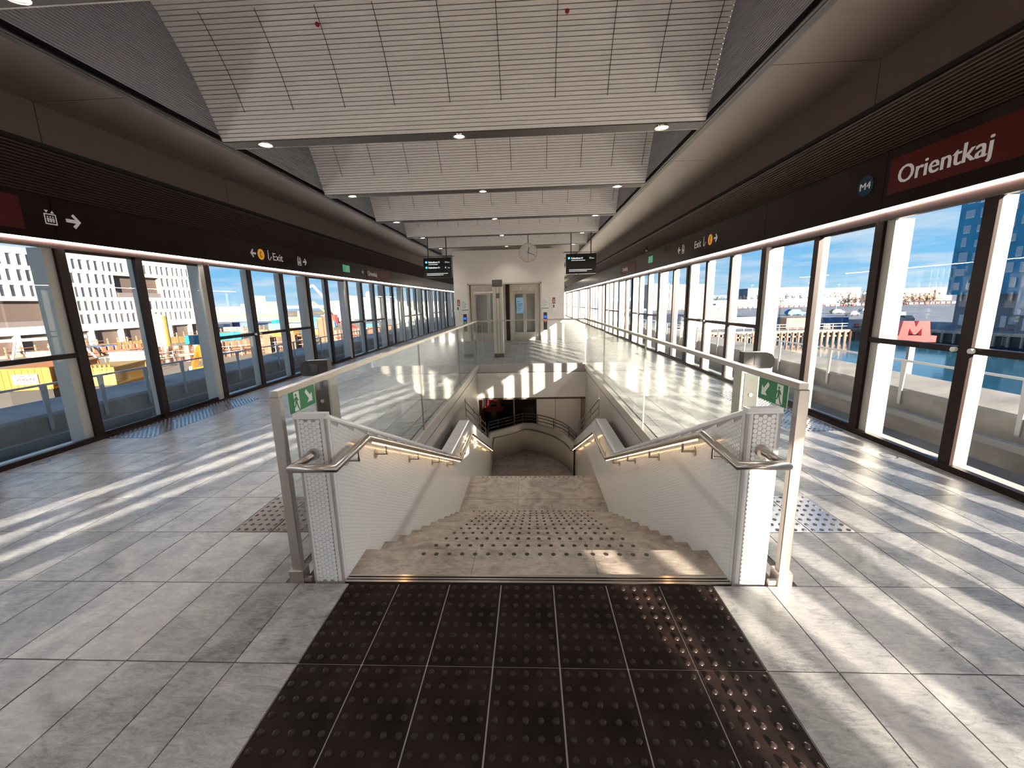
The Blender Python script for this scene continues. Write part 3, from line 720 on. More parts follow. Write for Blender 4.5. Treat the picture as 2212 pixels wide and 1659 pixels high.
# solid roof over the side decks keeps the daylight out
ring_me = None
dl_ring = MB(); n = 24
for i in range(n):
    a, b = 2*math.pi*i/n, 2*math.pi*(i+1)/n
    prf = [(.062, .0), (.066, -.012), (.085, -.012), (.088, .0)]
    for p, q in zip(prf[:-1], prf[1:]):
        dl_ring.face([(p[0]*math.cos(a), p[0]*math.sin(a), p[1]), (p[0]*math.cos(b), p[0]*math.sin(b), p[1]), (q[0]*math.cos(b), q[0]*math.sin(b), q[1]), (q[0]*math.cos(a), q[0]*math.sin(a), q[1])], True)
ring_me = dl_ring.mesh('lamp_ring', POLISHED); lens_me = MB().cyl((0, 0, -.006), (0, 0, .004), .064, n=20).mesh('lamp_lens', LAMP)
ORD = ['first', 'second', 'third', 'fourth', 'fifth', 'sixth', 'seventh', 'eighth', 'ninth']
for k in range(-3, 6):
    for x_ in (-2.575, 0, 2.575):
        y = BY0 + BP * k
        if k == 5 and abs(x_) < 1: pass
        d = empty('downlight', (XC + x_, y, ZC - .010), 'round downlight %s of the %s beam from the lifts' % ('at the middle' if abs(x_) < 1 else 'at the building site end' if x_ < 0 else 'at the harbour end', ORD[5 - k]), 'lamp', 'downlights in the ceiling beams')
        inst('lamp_ring', ring_me, d); inst('lamp_lens', lens_me, d)
        ld = bpy.data.lights.get('downlight_lamp')
        if ld is None:
            ld = bpy.data.lights.new('downlight_lamp', 'SPOT'); ld.energy = 30; ld.color = (1.0, .94, .88); ld.spot_size = math.radians(125); ld.spot_blend = .8; ld.shadow_soft_size = .06
        lo = bpy.data.objects.new('lamp', ld); link(lo, d); lo.location = (0, 0, -.02)
for px_, py_ in ((684, 48), (1226, 16)):
    # on the first vault
    best = min((abs((CAM + ray(px_, py_) * t).z - (ZC + on_arc(a)[0][1])) + abs((CAM + ray(px_, py_) * t).y - (BY0 + BP - .11 + on_arc(a)[0][0])), t, a) for t in [.004 + .00001*i for i in range(300)] for a in [.5 + .02*j for j in range(60)])
    p = CAM + ray(px_, py_) * best[1]; an = on_arc(best[2])[1]
    o = empty('detector', p, 'small red detector head on the first ribbed ceiling vault', 'detector', 'red detector heads'); 
    MB().cyl((0, 0, .015), (0, 0, -.008), .036, n=14).build('detector_base', mat('detector_red', (.35, .01, .015), .4) if 'detector_red' not in bpy.data.materials else bpy.data.materials['detector_red'], o)
    MB().dome((0, 0, 0), .026, -.03, n=12).build('detector_head', bpy.data.materials['detector_red'], o); o.rotation_euler = (an + math.pi, 0, 0)
# ================================================================== lettering helpers
def text_polys(body):
    cu = bpy.data.curves.new('txt', 'FONT'); cu.body = body; cu.size = 1.0; cu.resolution_u = 3
    ob = bpy.data.objects.new('txt', cu); COL.objects.link(ob)
    bpy.context.view_layer.update()
    me = bpy.data.meshes.new_from_object(ob.evaluated_get(bpy.context.evaluated_depsgraph_get()))
    vs = [tuple(v.co) for v in me.vertices]; fs = [tuple(p.vertices) for p in me.polygons]
    bpy.data.objects.remove(ob); bpy.data.curves.remove(cu); bpy.data.meshes.remove(me)
    return vs, fs
def text(name, body, parent, origin, right, up, width=None, height=None, m_=None, lift=.0015, bold=0.0):
    # origin: lower left corner; width of the whole text, height of a capital letter
    vs, fs = text_polys(body)
    x0 = min(v[0] for v in vs); x1 = max(v[0] for v in vs); H = .70
    kx = (width / (x1 - x0)) if width else None; ky = (height / H) if height else None
    kx = kx or ky; ky = ky or kx
    o = Vector(origin); r = Vector(right); u = Vector(up); n = r.cross(u).normalized()
    b = MB()
    for dx_ in ((0,) if not bold else (-bold, bold)):
        b.raw([o + r * ((v[0] - x0) * kx + dx_) + u * (v[1] * ky) + n * (lift + (.0004 if dx_ > 0 else 0)) for v in vs], fs)
    return b.build(name, m_ or WHITE_INK, parent)
def disc(name, parent, origin, right, up, r, m_, lift=.001, n=28):
    o = Vector(origin)
    return MB().plan(o, right, up, [[(r * math.cos(2*math.pi*i/n), r * math.sin(2*math.pi*i/n)) for i in range(n)]], lift).build(name, m_, parent)
def arrow(name, parent, origin, right, up, w, m_=None, d=1, lift=.002):
    # chevron arrow with a shaft, pointing along right * d
    t = w * .13
    polys = [[(-.5*w*d, -t*.9), (.38*w*d, -t*.9), (.38*w*d, t*.9), (-.5*w*d, t*.9)],
             [(.5*w*d, 0), (.06*w*d, .50*w), (-.10*w*d, .36*w), (.26*w*d, 0)], [(.5*w*d, 0), (.26*w*d, 0), (-.10*w*d, -.36*w), (.06*w*d, -.50*w)]]
    if d < 0: polys = [p[::-1] for p in polys]
    return MB().plan(origin, right, up, polys, lift).build(name, m_ or WHITE_INK, parent)
def lift_icon(parent, origin, right, up, w):
    b = MB(); t = w*.09; h = w*.95; z = -.15*w
    fr = [[(-w/2, z-h/2), (w/2, z-h/2), (w/2, z-h/2+t), (-w/2, z-h/2+t)], [(-w/2, z+h/2-t), (w/2, z+h/2-t), (w/2, z+h/2), (-w/2, z+h/2)], [(-w/2, z-h/2), (-w/2+t, z-h/2), (-w/2+t, z+h/2), (-w/2, z+h/2)], [(w/2-t, z-h/2), (w/2, z-h/2), (w/2, z+h/2), (w/2-t, z+h/2)]]
    for i in (-1, 0, 1):
        x_ = i * w * .22
        fr.append([(x_ - w*.07, z - h*.28), (x_ + w*.07, z - h*.28), (x_ + w*.09, z + h*.10), (x_ - w*.09, z + h*.10)])
        fr.append([(x_ + w*.065*math.cos(a), z + h*.22 + w*.065*math.sin(a)) for a in [2*math.pi*q/8 for q in range(8)]])
    zt = z + h/2 + w*.06
    fr.append([(-w*.40, zt + w*.24), (-w*.24, zt), (-w*.08, zt + w*.24)]); fr.append([(w*.08, zt), (w*.40, zt), (w*.24, zt + w*.24)])
    return MB().plan(origin, right, up, fr, .002).build('lift_pictogram', WHITE_INK, parent)
def stair_icon(parent, origin, right, up, w):
    fr = []
    for i in range(4): fr.append([(-w*.1 + w*.14*i, -w*.55 + w*.13*i), (-w*.1 + w*.14*i + w*.2, -w*.55 + w*.13*i), (-w*.1 + w*.14*i + w*.2, -w*.47 + w*.13*i), (-w*.1 + w*.14*i, -w*.47 + w*.13*i)])
    fr.append([(-w*.28, -w*.45), (-w*.12, -w*.45), (-w*.10, w*.42), (-w*.24, w*.42)])
    fr.append([(-w*.18 + w*.09*math.cos(a), w*.56 + w*.09*math.sin(a)) for a in [2*math.pi*q/10 for q in range(10)]])
    return MB().plan(origin, right, up, fr, .002).build('escalator_pictogram', WHITE_INK, parent)
def running_man(parent, origin, right, up, h, door=True):
    m_ = WHITE_SIGN
    dr = [[(-.32*h, -.5*h), (.05*h, -.5*h), (.30*h, -.38*h), (.30*h, .5*h), (-.10*h, .5*h), (-.10*h, .42*h), (-.30*h, .1*h)]]
    o = Vector(origin); n = Vector(right).cross(Vector(up)).normalized()
    MB().plan(o, right, up, [[(-.20*h, -.5*h), (.16*h, -.5*h), (.30*h, -.42*h), (.30*h, .5*h), (-.20*h, .5*h)]], .0015).build('doorway', m_, parent)
    man = [[(-.02*h + .07*h*math.cos(a), .33*h + .07*h*math.sin(a)) for a in [2*math.pi*q/12 for q in range(12)]],
           [(-.10*h, -.06*h), (.06*h, -.08*h), (.08*h, .22*h), (-.06*h, .24*h)],
           [(.06*h, .22*h), (.20*h, .04*h), (.16*h, .0), (.03*h, .15*h)], [(-.06*h, .23*h), (-.20*h, .13*h), (-.22*h, .0), (-.17*h, .0), (-.14*h, .09*h), (-.04*h, .15*h)],
           [(-.10*h, -.05*h), (.0, -.06*h), (-.10*h, -.26*h), (-.26*h, -.30*h), (-.27*h, -.24*h), (-.15*h, -.20*h)],
           [(-.01*h, -.06*h), (.07*h, -.06*h), (.12*h, -.24*h), (.24*h, -.44*h), (.17*h, -.46*h), (.05*h, -.28*h)]]
    MB().plan(o + n*.0016, right, up, man, .0012).build('running_figure', GREEN_SIGN, parent)
def diag_arrow(parent, origin, right, up, h, d):
    p = [[(-.42*h*d, .30*h), (-.26*h*d, .44*h), (.12*h*d, .04*h), (.28*h*d, .20*h), (.30*h*d, -.32*h), (-.24*h*d, -.30*h), (-.06*h*d, -.13*h)]]
    if d > 0: p = [q[::-1] for q in p]
    MB().plan(origin, right, up, p, .0015).build('arrow', WHITE_SIGN, parent)

# ================================================================== signs on the dark bands
def band_signs(s, X, zc, who):
    xf = X - s * .031
    rt = (0, 1, 0) if s < 0 else (0, -1, 0)       # reading direction
    sg = 1 if s < 0 else -1
    up = (0, 0, 1)
    def root(name, y, lab, cat, group=None): return empty(name, (xf, y, zc), lab, cat, group)
    def name_sign(ya, yb, ty, tw, cap, lab):
        r = root('station_name_sign', ya, lab, 'sign', 'red station name signs')
        MB().plan((0, 0, -.17), rt, up, [[(0, 0), (abs(yb - ya), 0), (abs(yb - ya), .345), (0, .345)]], .004).build('red_panel', RED_PANEL, r)
        if ty is not None: text('station_name', 'Orientkaj', r, (-s*.004, (ty - ya), -cap*.52), rt, up, tw, cap, WHITE_INK, .002, bold=.006)
    def roundel(y, r_, lab):
        r = root('line_roundel', y, lab, 'sign', 'blue line roundels')
        disc('disc', r, (0, 0, 0), rt, up, r_, BLUE_DISC, .004); text('line_name', 'M4', r, Vector((-s*.004, 0, 0)) - Vector(rt) * r_*.68 - Vector((0, 0, r_*.32)), rt, up, r_*1.36, r_*.66, WHITE_INK, .001, bold=.003)
    def exit_sign(y, order, lab):
        # order: list of (kind, y centre, width)
        r = root('direction_sign', y, lab, 'sign', 'exit direction signs')
        for kind, yc, w in order:
            p = (0, yc - y, 0)
            if kind == '<': arrow('arrow', r, p, rt, up, w, d=-1)
            elif kind == '>': arrow('arrow', r, p, rt, up, w, d=1)
            elif kind == 'o':
                disc('disc', r, p, rt, up, w/2, YELLOW_DISC, .003)
                b = MB(); o_ = Vector(p) - Vector((s*.003, 0, 0)); k = w*.5
                b.plan(o_, rt, up, [[(-.10*k, .55*k), (.28*k, .48*k), (.20*k, .34*k), (.02*k, .36*k), (-.06*k, .06*k), (-.06*k, -.10*k), (.02*k, -.36*k), (.20*k, -.34*k), (.28*k, -.48*k), (-.10*k, -.55*k), (-.24*k, -.28*k), (-.28*k, 0), (-.24*k, .28*k)]], .001).build('phone_pictogram', DARK_PLASTIC, r)
            elif kind == 's': stair_icon(r, p, rt, up, w)
            elif kind == 'E': text('exit_word', 'Exit', r, Vector(p) - Vector(rt)*(w/2) + Vector((0, 0, -.078)), rt, up, w, .155, WHITE_INK, .002, bold=.004)
            elif kind == 'l': lift_icon(r, p, rt, up, w)
    def green(y, w, h, d, lab):
        r = root('emergency_exit_sign', y, lab, 'sign')
        MB().plan((0, 0, -h/2 + .02), rt, up, [[(-w/2, 0), (w/2, 0), (w/2, h), (-w/2, h)]], .012).build('green_panel', GREEN_LIT, r)
        arrow('arrow', r, Vector((-s*.012, 0, .02)) - Vector(rt) * (w*.22 * d), rt, up, w*.34, WHITE_SIGN, -d)
        MB().plan(Vector((-s*.012, 0, .02)) + Vector(rt) * (w*.25 * d), rt, up, [[(-.05, -.07), (.03, -.07), (.0, .0), (.05, .02), (.05, .05), (-.03, .05)], [(-.03, .06), (.02, .06), (.02, .09), (-.03, .09)]], .001).build('running_figure', WHITE_SIGN, r)
    if s < 0:
        name_sign(2.25, 4.565, None, None, None, 'red station name sign on the building site side band, left of the lift arrow pictogram')
        exit_sign(4.95, [('l', 4.84, .125), ('>', 5.09, .17)], 'white lift pictogram and arrow beside a red name sign, building site side band')
        exit_sign(8.9, [('<', 8.42, .17), ('o', 8.665, .215), ('s', 8.94, .17), ('E', 9.25, .36)], 'Exit sign with left arrow and yellow phone disc on the building site side band')
        exit_sign(10.2, [('l', 10.11, .16), ('>', 10.36, .17)], 'white lift pictogram and right arrow after the Exit word, building site side band')
        green(12.7, .46, .20, 1, 'small green emergency exit sign on the building site side band')
        roundel(13.95, .11, 'blue M4 line roundel on the building site side band')
        name_sign(14.25, 16.5, 14.38, .86, .155, 'red Orientkaj name sign on the building site side band beyond the green sign')
    else:
        name_sign(4.815, 2.2, 4.70, .88, .165, 'large red Orientkaj name sign on the harbour side band beside the M4 roundel')
        roundel(5.127, .11, 'blue M4 line roundel on the harbour side band')
        exit_sign(9.4, [('>', 8.94, .17), ('o', 9.2, .215), ('s', 9.5, .17), ('E', 9.85, .37)], 'Exit sign with right arrow and yellow phone disc on the harbour side band')
        exit_sign(10.9, [('l', 10.76, .16), ('<', 11.04, .17)], 'white lift pictogram and left arrow beside the Exit sign on the harbour side band')
        green(13.55, .46, .20, -1, 'small green emergency exit sign on the harbour side band')
        name_sign(17.9, 15.4, 17.55, .9, .155, 'red Orientkaj name sign on the harbour side band beyond the green sign')
        # small camera on the grille
        c = empty('security_camera', (X - .30, 13.0, 3.10), 'small dark security camera with pale lens hood under the harbour side grille', 'camera')
        MB().cyl((0, 0, 0), (-.02, -.05, -.08), .02, n=10).build('camera_arm', DARK_PLASTIC, c); MB().cyl((-.02, .02, -.10), (-.05, -.12, -.12), .035, n=14).build('camera_body', DARK_PLASTIC, c); MB().cyl((-.05, -.12, -.12), (-.055, -.135, -.123), .03, n=14).build('camera_lens', ALU, c)
band_signs(-1, XL, 2.69, 'building site'); band_signs(1, XR, 2.77, 'harbour')

# green running man signs on the balustrades
for s, lab in ((-1, 'green running man sign with down arrow on the glass balustrade facing the building site'), (1, 'green running man sign with down arrow on the glass balustrade facing the harbour')):
    X = SX + s*1.405 - s*.009; rt = (0, 1, 0) if s < 0 else (0, -1, 0)
    r = empty('running_man_sign', (X, 2.413, 1.062), lab, 'sign')
    MB().plan((0, 0, 0), rt, (0, 0, 1), [[(-.147, -.07), (.147, -.07), (.147, .063), (-.147, .063)]], .002).build('white_border', WHITE_SIGN, r)
    MB().plan((-s*.002, 0, 0), rt, (0, 0, 1), [[(-.144, -.067), (.144, -.067), (.144, .060), (-.144, .060)]], .001).build('green_panel', GREEN_SIGN, r)
    running_man(r, Vector((-s*.003, 0, -.004)) - Vector(rt)*(.07 if s < 0 else -.07), rt, (0, 0, 1), .115)
    diag_arrow(r, Vector((-s*.003, 0, -.004)) + Vector(rt)*(.075 if s < 0 else -.075), rt, (0, 0, 1), .11, 1 if s < 0 else -1)

# ticket reader posts beside the stair
for s in (-1, 1):
    r = empty('card_reader_post', (SX + s*1.77, 3.42, 0), 'steel card reader post with curved dark head behind the ' + ('building site' if s < 0 else 'harbour') + ' side balustrade', 'card reader')
    MB().bbox(-.075, .075, -.05, .09, 0, 1.03, .006).build('post_body', STEEL_SAT, r)
    MB().box(-.055, .055, -.056, -.05, .62, 1.0).build('front_plate', DARK_PLASTIC, r)
    MB().cyl((0, -.056, .82), (0, -.064, .82), .016, n=12).build('lock', POLISHED, r)
    pts = [(.09, 1.03), (-.02, 1.03)] + [(-.13 + .0, 1.03)] + [(-.15, 1.06), (-.155, 1.10), (-.13, 1.145), (-.09, 1.16), (.09, 1.165)]
    MB().prism([(s*p[0]*-1 + s*.03, p[1]) for p in pts], 'y', -.03, .05).build('reader_head', DARK_PLASTIC, r)
    MB().box(s*.05 - .03, s*.05 + .03, -.034, -.03, 1.06, 1.13).build('reader_screen', mat('reader_screen', (.06, .06, .065), .1) if s < 0 else bpy.data.materials['reader_screen'], r)

# ================================================================== lift block
YE = 17.62
blk = empty('wall_lift_block', (XC, YE, 0), 'cream lift block closing the view behind the stair', kind='structure')
hw = 2.285
def bb(name, m_, x0, x1, y0, y1, z0, z1): return box(name, m_, blk, x0 - XC, x1 - XC, y0 - YE, y1 - YE, z0, z1)
bb('wall_panel', WHITE_WALL, XC - hw, -2.53, YE, YE + 4, 0, 3.70)
bb('wall_panel', WHITE_WALL, .478, XC + hw, YE, YE + 4, 0, 3.70)
bb('wall_panel', WHITE_WALL, -2.53, .478, YE, YE + 4, 2.36, 3.70)
bb('wall_panel', WHITE_WALL, -2.53, .478, YE + .9, YE + 4, 0, 2.36)
bb('reveal_frame', STEEL_L, -2.56, -2.50, YE - .02, YE + .5, 0, 2.39); bb('reveal_frame', STEEL_L, .45, .51, YE - .02, YE + .5, 0, 2.39)
bb('reveal_frame', STEEL_L, -2.56, .51, YE - .02, YE + .5, 2.33, 2.39)
bb('dark_pier', FRAME_DARK, -.98, -.84, YE + .02, YE + .6, 0, 2.33)
for xa, xb, lab in ((-2.47, -.98, 'steel and glass lift entrance partly behind the free standing steel column'), (-.82, .44, 'steel and glass lift entrance beside the dark pier with a blue notice on its glass')):
    r = empty('lift_entrance', ((xa+xb)/2, YE + .3, 0), lab, 'lift')
    w2 = (xb - xa) / 2
    MB().box(-w2, w2, -.06, .06, 2.06, 2.32).build('header', STEEL_L, r)
    MB().box(-w2, -w2 + .14, -.05, .05, 0, 2.06).build('jamb', STEEL_L, r); MB().box(w2 - .14, w2, -.05, .05, 0, 2.06).build('jamb', STEEL_L, r)
    MB().box(-w2 + .14, w2 - .14, -.03, .03, 2.0, 2.06).build('door_track', POLISHED, r)
    MB().box(-w2, w2, -.06, .25, 0, .012).build('sill_plate', STEEL_L, r)
    MB().box(-w2 + .02, w2 - .02, .45, .55, 0, 2.3).build('car_back', mat('lift_car_back', (.55, .50, .44), .3, metal=.3) if 'lift_car_back' not in bpy.data.materials else bpy.data.materials['lift_car_back'], r)
    for a, b in ((-w2 + .14, -.004), (.004, w2 - .14)):
        l = empty('door_leaf', ((a+b)/2, 0, 0), parent=r); h2 = (b - a) / 2
        l2 = MB().box(-h2, -h2 + .07, -.02, .02, .015, 2.0).box(h2 - .07, h2, -.02, .02, .015, 2.0).box(-h2 + .07, h2 - .07, -.02, .02, .015, .33).box(-h2 + .07, h2 - .07, -.02, .02, 1.93, 2.0)
        bpy.data.objects.remove(l)
        l = inst('door_leaf', l2.mesh('door_leaf', STEEL), r, ((a+b)/2, 0, 0))
        MB().box(-h2 + .07, h2 - .07, -.006, .006, .33, 1.93).build('pane', WIN_GLASS, l)
        MB().cyl((h2 - .035 if a < 0 else -h2 + .035, -.05, .9), (h2 - .035 if a < 0 else -h2 + .035, -.05, 1.35), .012, n=8).build('pull_handle', POLISHED, l)
    for x_ in (-.18, .22): MB().box(x_, x_ + .03, -.075, -.06, 2.10, 2.20).build('indicator', LED if False else WHITE_SIGN, r)
BLUE_PAPER = mat('blue_notice_paper', (.30, .55, .78), .6)
n_ = empty('blue_notice', (-.40, YE + .285, 1.45), 'pale blue paper notice taped inside the right lift door glass', 'notice')
MB().box(-.15, .15, -.012, -.010, -.33, .33).build('sheet', BLUE_PAPER, n_)
for i, (z, w) in enumerate(((.15, .10), (.06, .22), (.0, .20), (-.06, .16), (-.14, .18), (-.2, .12))): MB().box(-.11, -.11 + w, -.0135, -.012, z, z + .016).build('print_line', DARK_PLASTIC, n_)

# wall fittings on both sides of the lifts
RED_S = mat('red_notice', (.22, .02, .02), .4)
for s, xa, xb, who in ((-1, -2.70, -2.95, 'partly hidden left'), (1, .66, 1.02, 'right')):
    side_ = 'by the lift on the building site side' if s < 0 else 'by the lift on the harbour side'
    r = empty('call_panel', (xa if s > 0 else -2.71, YE, .79), 'dark lift call panel with glowing blue button ' + side_, 'lift panel')
    MB().bbox(-.072, .072, -.025, 0, -.36, .36, .004).build('plate', DARK_PLASTIC, r)
    disc('blue_button', r, (0, -.025, .18), (1, 0, 0), (0, 0, 1), .055, mat('blue_glow', (.01, .05, .9), .4, emit=(.005, .05, 1.0), estr=2.2) if s < 0 else bpy.data.materials['blue_glow'], .006)
    disc('lower_button', r, (0, -.025, .01), (1, 0, 0), (0, 0, 1), .05, mat('green_glow', (.05, .2, .08), .4, emit=(.05, .25, .10), estr=.4) if s < 0 else mat('red_glow', (.5, .04, .03), .4, emit=(.6, .05, .04), estr=.6), .006)
    r = empty('information_sheet', (-2.70 if s < 0 else .66, YE, 1.52), 'white printed information sheet ' + side_, 'notice')
    MB().box(-.135, .135, -.006, 0, -.19, .19).build('sheet', WHITE_SIGN, r); MB().box(-.135, .135, -.009, 0, -.215, -.19).build('dark_footer', mat('navy_footer', (.03, .05, .12), .4) if s < 0 else bpy.data.materials['navy_footer'], r)
    for i in range(6): MB().box(-.105, -.105 + .12 + .02*((i*7) % 5), -.0075, -.006, .13 - .05*i, .142 - .05*i).build('print_line', PANEL, r)
    r = empty('red_notice', (-2.955 if s < 0 else 1.018, YE, 1.62), 'dark red notice with white downward arrow ' + side_, 'sign')
    MB().box(-.052, .052, -.006, 0, -.125, .125).build('plate', RED_S, r)
    MB().plan((0, -.006, -.01), (1, 0, 0), (0, 0, 1), [[(-.012, .08), (-.012, -.03), (-.035, -.03), (0, -.085), (.035, -.03), (.012, -.03), (.012, .08)]], .002).build('arrow', WHITE_SIGN, r)
    r = empty('wall_dispenser', (-2.985 if s < 0 else 1.005, YE, 1.33), 'white wall dispenser below a red notice ' + side_, 'dispenser')
    MB().prism([(-.05, -.14), (.05, -.14), (.05, .13), (.02, .15), (-.05, .15)], 'y', -.09, 0).build('casing', WHITE_SIGN, r); MB().box(-.02, .03, -.095, -.09, .0, .12).build('opening', DARK_PLASTIC, r)

# free standing steel column in front of the lifts
r = empty('steel_column', (-.90, 12.35, 0), 'free standing steel column with small grille and dark foot between stair and lifts', 'column')
MB().bbox(-.14, .14, -.12, .12, .12, 2.05, .01).build('shaft', STEEL_L, r); MB().bbox(-.15, .15, -.13, .13, 2.05, 2.24, .01).build('head', STEEL_DARK, r)
MB().bbox(-.145, .145, -.125, .125, 0, .12, .01).build('foot', mat('bronze_foot', (.14, .10, .08), .35, metal=.7), r)
for x_ in (-.045, .05): MB().box(x_, x_ + .008, -.123, -.12, .12, 2.05).build('shaft_groove', TRIM, r)
MB().box(-.05, .05, -.126, -.12, 1.72, 1.86).build('speaker_grille', STEEL_DARK, r)
# glass screen box beside the column
r = empty('glass_screen', (-1.62, 12.6, 0), 'low frameless glass screen standing beside the steel column', 'screen')
for a in (-.38, .0, .19): MB().box(a, a + .012, -.01, .01, 0.0, .96).build('frame_bar', ALU, r)
MB().box(-.38, .20, -.01, .01, .945, .96).build('top_bar', ALU, r); MB().box(-.37, .195, -.005, .005, .01, .945).build('pane', RAIL_GLASS, r); MB().box(-.38, .2, -.01, .01, 0, .012).build('bottom_bar', ALU, r)

# hanging clock
CLK = (0.0, BY0 + BP*4, 3.16)
r = empty('platform_clock', CLK, 'round white platform clock hanging from a dark rod before the lift block', 'clock')
MB().cyl((0, .0, .29), (0, 0, ZC - .01 - CLK[2]), .012, n=10).build('hanging_rod', DARK_PLASTIC, r)
MB().cyl((0, -.05, 0), (0, .05, 0), .30, n=40).build('casing', mat('clock_casing', (.55, .45, .40), .4), r)
MB().cyl((0, -.056, 0), (0, -.05, 0), .275, n=40).build('dial', mat('clock_dial', (.72, .66, .63), .4), r)
for i in range(12):
    a = math.pi*i/6; d = Vector((math.sin(a), 0, math.cos(a))); MB().bar(Vector((0, -.058, 0)) + d*.225, Vector((0, -.058, 0)) + d*.26, .012, .003, (0, 1, 0)).build('hour_mark', PANEL, r)
for ang, ln, w, m_ in ((8, .17, .022, DARK_PLASTIC), (112, .235, .014, DARK_PLASTIC), (183, .24, .006, RED_S)):
    a = math.radians(ang); d = Vector((math.sin(a), 0, math.cos(a))); MB().bar(Vector((0, -.062, 0)) - d*.04, Vector((0, -.062, 0)) + d*ln, w, .003, (0, 1, 0)).build('clock_hand', m_, r)

# hanging departure screens
SCREEN = mat('screen_black', (.008, .006, .007), .2); CYAN = mat('screen_cyan', (.05, .45, .7), .4, emit=(.08, .5, .8), estr=.9); SCR_TXT = mat('screen_white', (.8, .8, .8), .4, emit=(.75, .75, .75), estr=.7)
YS = BY0 + BP*4
for s in (-1, 1):
    a = atY(912.2, 555.1, YS) if s < 0 else atY(1224.1, 546.1, YS); b = atY(975, 594.7, YS) if s < 0 else atY(1289.7, 585.6, YS)
    w, h = abs(b.x - a.x), .63; c = Vector(((a.x + b.x)/2, YS, (a.z + b.z)/2))
    r = empty('departure_screen', c, ('black departure screen listing two trains' if s < 0 else 'black departure screen listing one train') + ' hanging beside the lift block', 'screen', 'hanging departure screens')
    MB().box(-w/2, w/2, -.06, .06, -h/2, h/2).build('housing', SCREEN, r)
    for x_ in (-w*.33, w*.33): MB().box(x_ - .015, x_ + .015, -.015, .015, h/2, ZC - .008 - c.z).build('hanger', DARK_PLASTIC, r)
    for i in range(2 if s < 0 else 1):
        z = h*.24 - i*.17
        disc('line_dot', r, (-w*.40, -.06, z + .03), (1, 0, 0), (0, 0, 1), .036, CYAN, .002)
        text('destination', 'København H', r, (-w*.32, -.06, z), (1, 0, 0), (0, 0, 1), .36, .055, SCR_TXT, .003, bold=.002)
        text('minute_count', '8' if i else '2½', r, (w*.27, -.06, z), (1, 0, 0), (0, 0, 1), None, .05, SCR_TXT, .003); text('minute_unit', 'min', r, (w*.27 + .085, -.06, z), (1, 0, 0), (0, 0, 1), None, .036, SCR_TXT, .003)
        if i == 0: MB().box(-w*.32, -w*.32 + (.30 if s < 0 else .44), -.063, -.06, z - .05, z - .036).build('subtitle_line', SCR_TXT, r)
    for i in range(2): MB().box(-w*.40, w*(.36 if i == 0 else .20), -.063, -.06, -h*.30 - i*.045, -h*.30 - i*.045 + .014).build('ticker_line', SCR_TXT, r)
    MB().box(-w*.6, w*.6, .08, .1, h/2 + .05, h/2 + .065).build('support_rod', DARK_PLASTIC, r)
_mat = mat
def mat(name, col, *a, **k):     # outdoor colours darkened so the sunlit exterior does not overexpose
    return _mat(name, tuple(c * .62 for c in col), *a, **k)
# ================================================================== guideways on both sides
def guideway(s, who):
    X = XC + s*4.66; xi = XC + s*7.86; xo = XC + s*8.75
    tb = tag(MB().box(X + s*.02, xi + s*.3, -30, 140, -1.35, -1.0).build('track_bed', TRACKBED), 'grey concrete track bed outside the %s windows' % who, kind='structure')
    box('platform_edge', CONCRETE, tb, X + s*.02, X + s*.26, -30, 140, -1.0, -.03)
    for d in (.95, 2.40): MB().box(X + s*(d - .04), X + s*(d + .04), -30, 140, -1.0, -.86).build('running_rail', GALV, tb)
    p = MB().prism([(xi, -1.35), (xi, -.22), (xi + s*.03, -.17), (xo - s*.03, -.06), (xo, -.1), (xo, -2.6), (xi, -2.6)], 'y', -30, 140).build('parapet', CONCRETE_L)
    tag(p, 'weathered concrete guideway parapet on the %s side' % who, 'parapet')
    r = empty('parapet_railing', (xi - s*.03, 0, -.45), 'galvanised railing of flat posts and one bar on the %s parapet' % who, 'railing')
    MB().box(-.025, .025, -4, 110, .79, .825).build('top_bar', GALV, r)
    pm = MB().prism([(-.03, -.02), (.03, -.02), (.035, .3), (.06, .80), (-.06, .80), (-.035, .3)], 'x', -.008, .008).mesh('post', GALV)
    y = 1.9 if s < 0 else 2.1
    while y < 60: inst('post', pm, r, (0, y, 0)); y += 1.0 if s < 0 else 2.0 * .98
    g = empty('guard_beam', (xi - s*.30, 0, -.55), 'long pale steel guard beam along the %s parapet' % who, 'beam')
    MB().box(-.06, .06, -6, 110, -.05, .05).build('beam', mat('guard_beam_paint', (.42, .42, .42), .3, metal=.2) if s < 0 else bpy.data.materials['guard_beam_paint'], g)
    bm = MB().tube([(0, 0, .0), (-s*.02, 0, -.16), (-s*.22, 0, -.42), (-s*.75, 0, -.445)], .022, 8).mesh('bracket', ALU)
    y = 3.0 if s < 0 else 5.35
    while y < 40: inst('bracket', bm, g, (0, y, 0)); y += 2.8
guideway(-1, 'building site'); guideway(1, 'harbour')

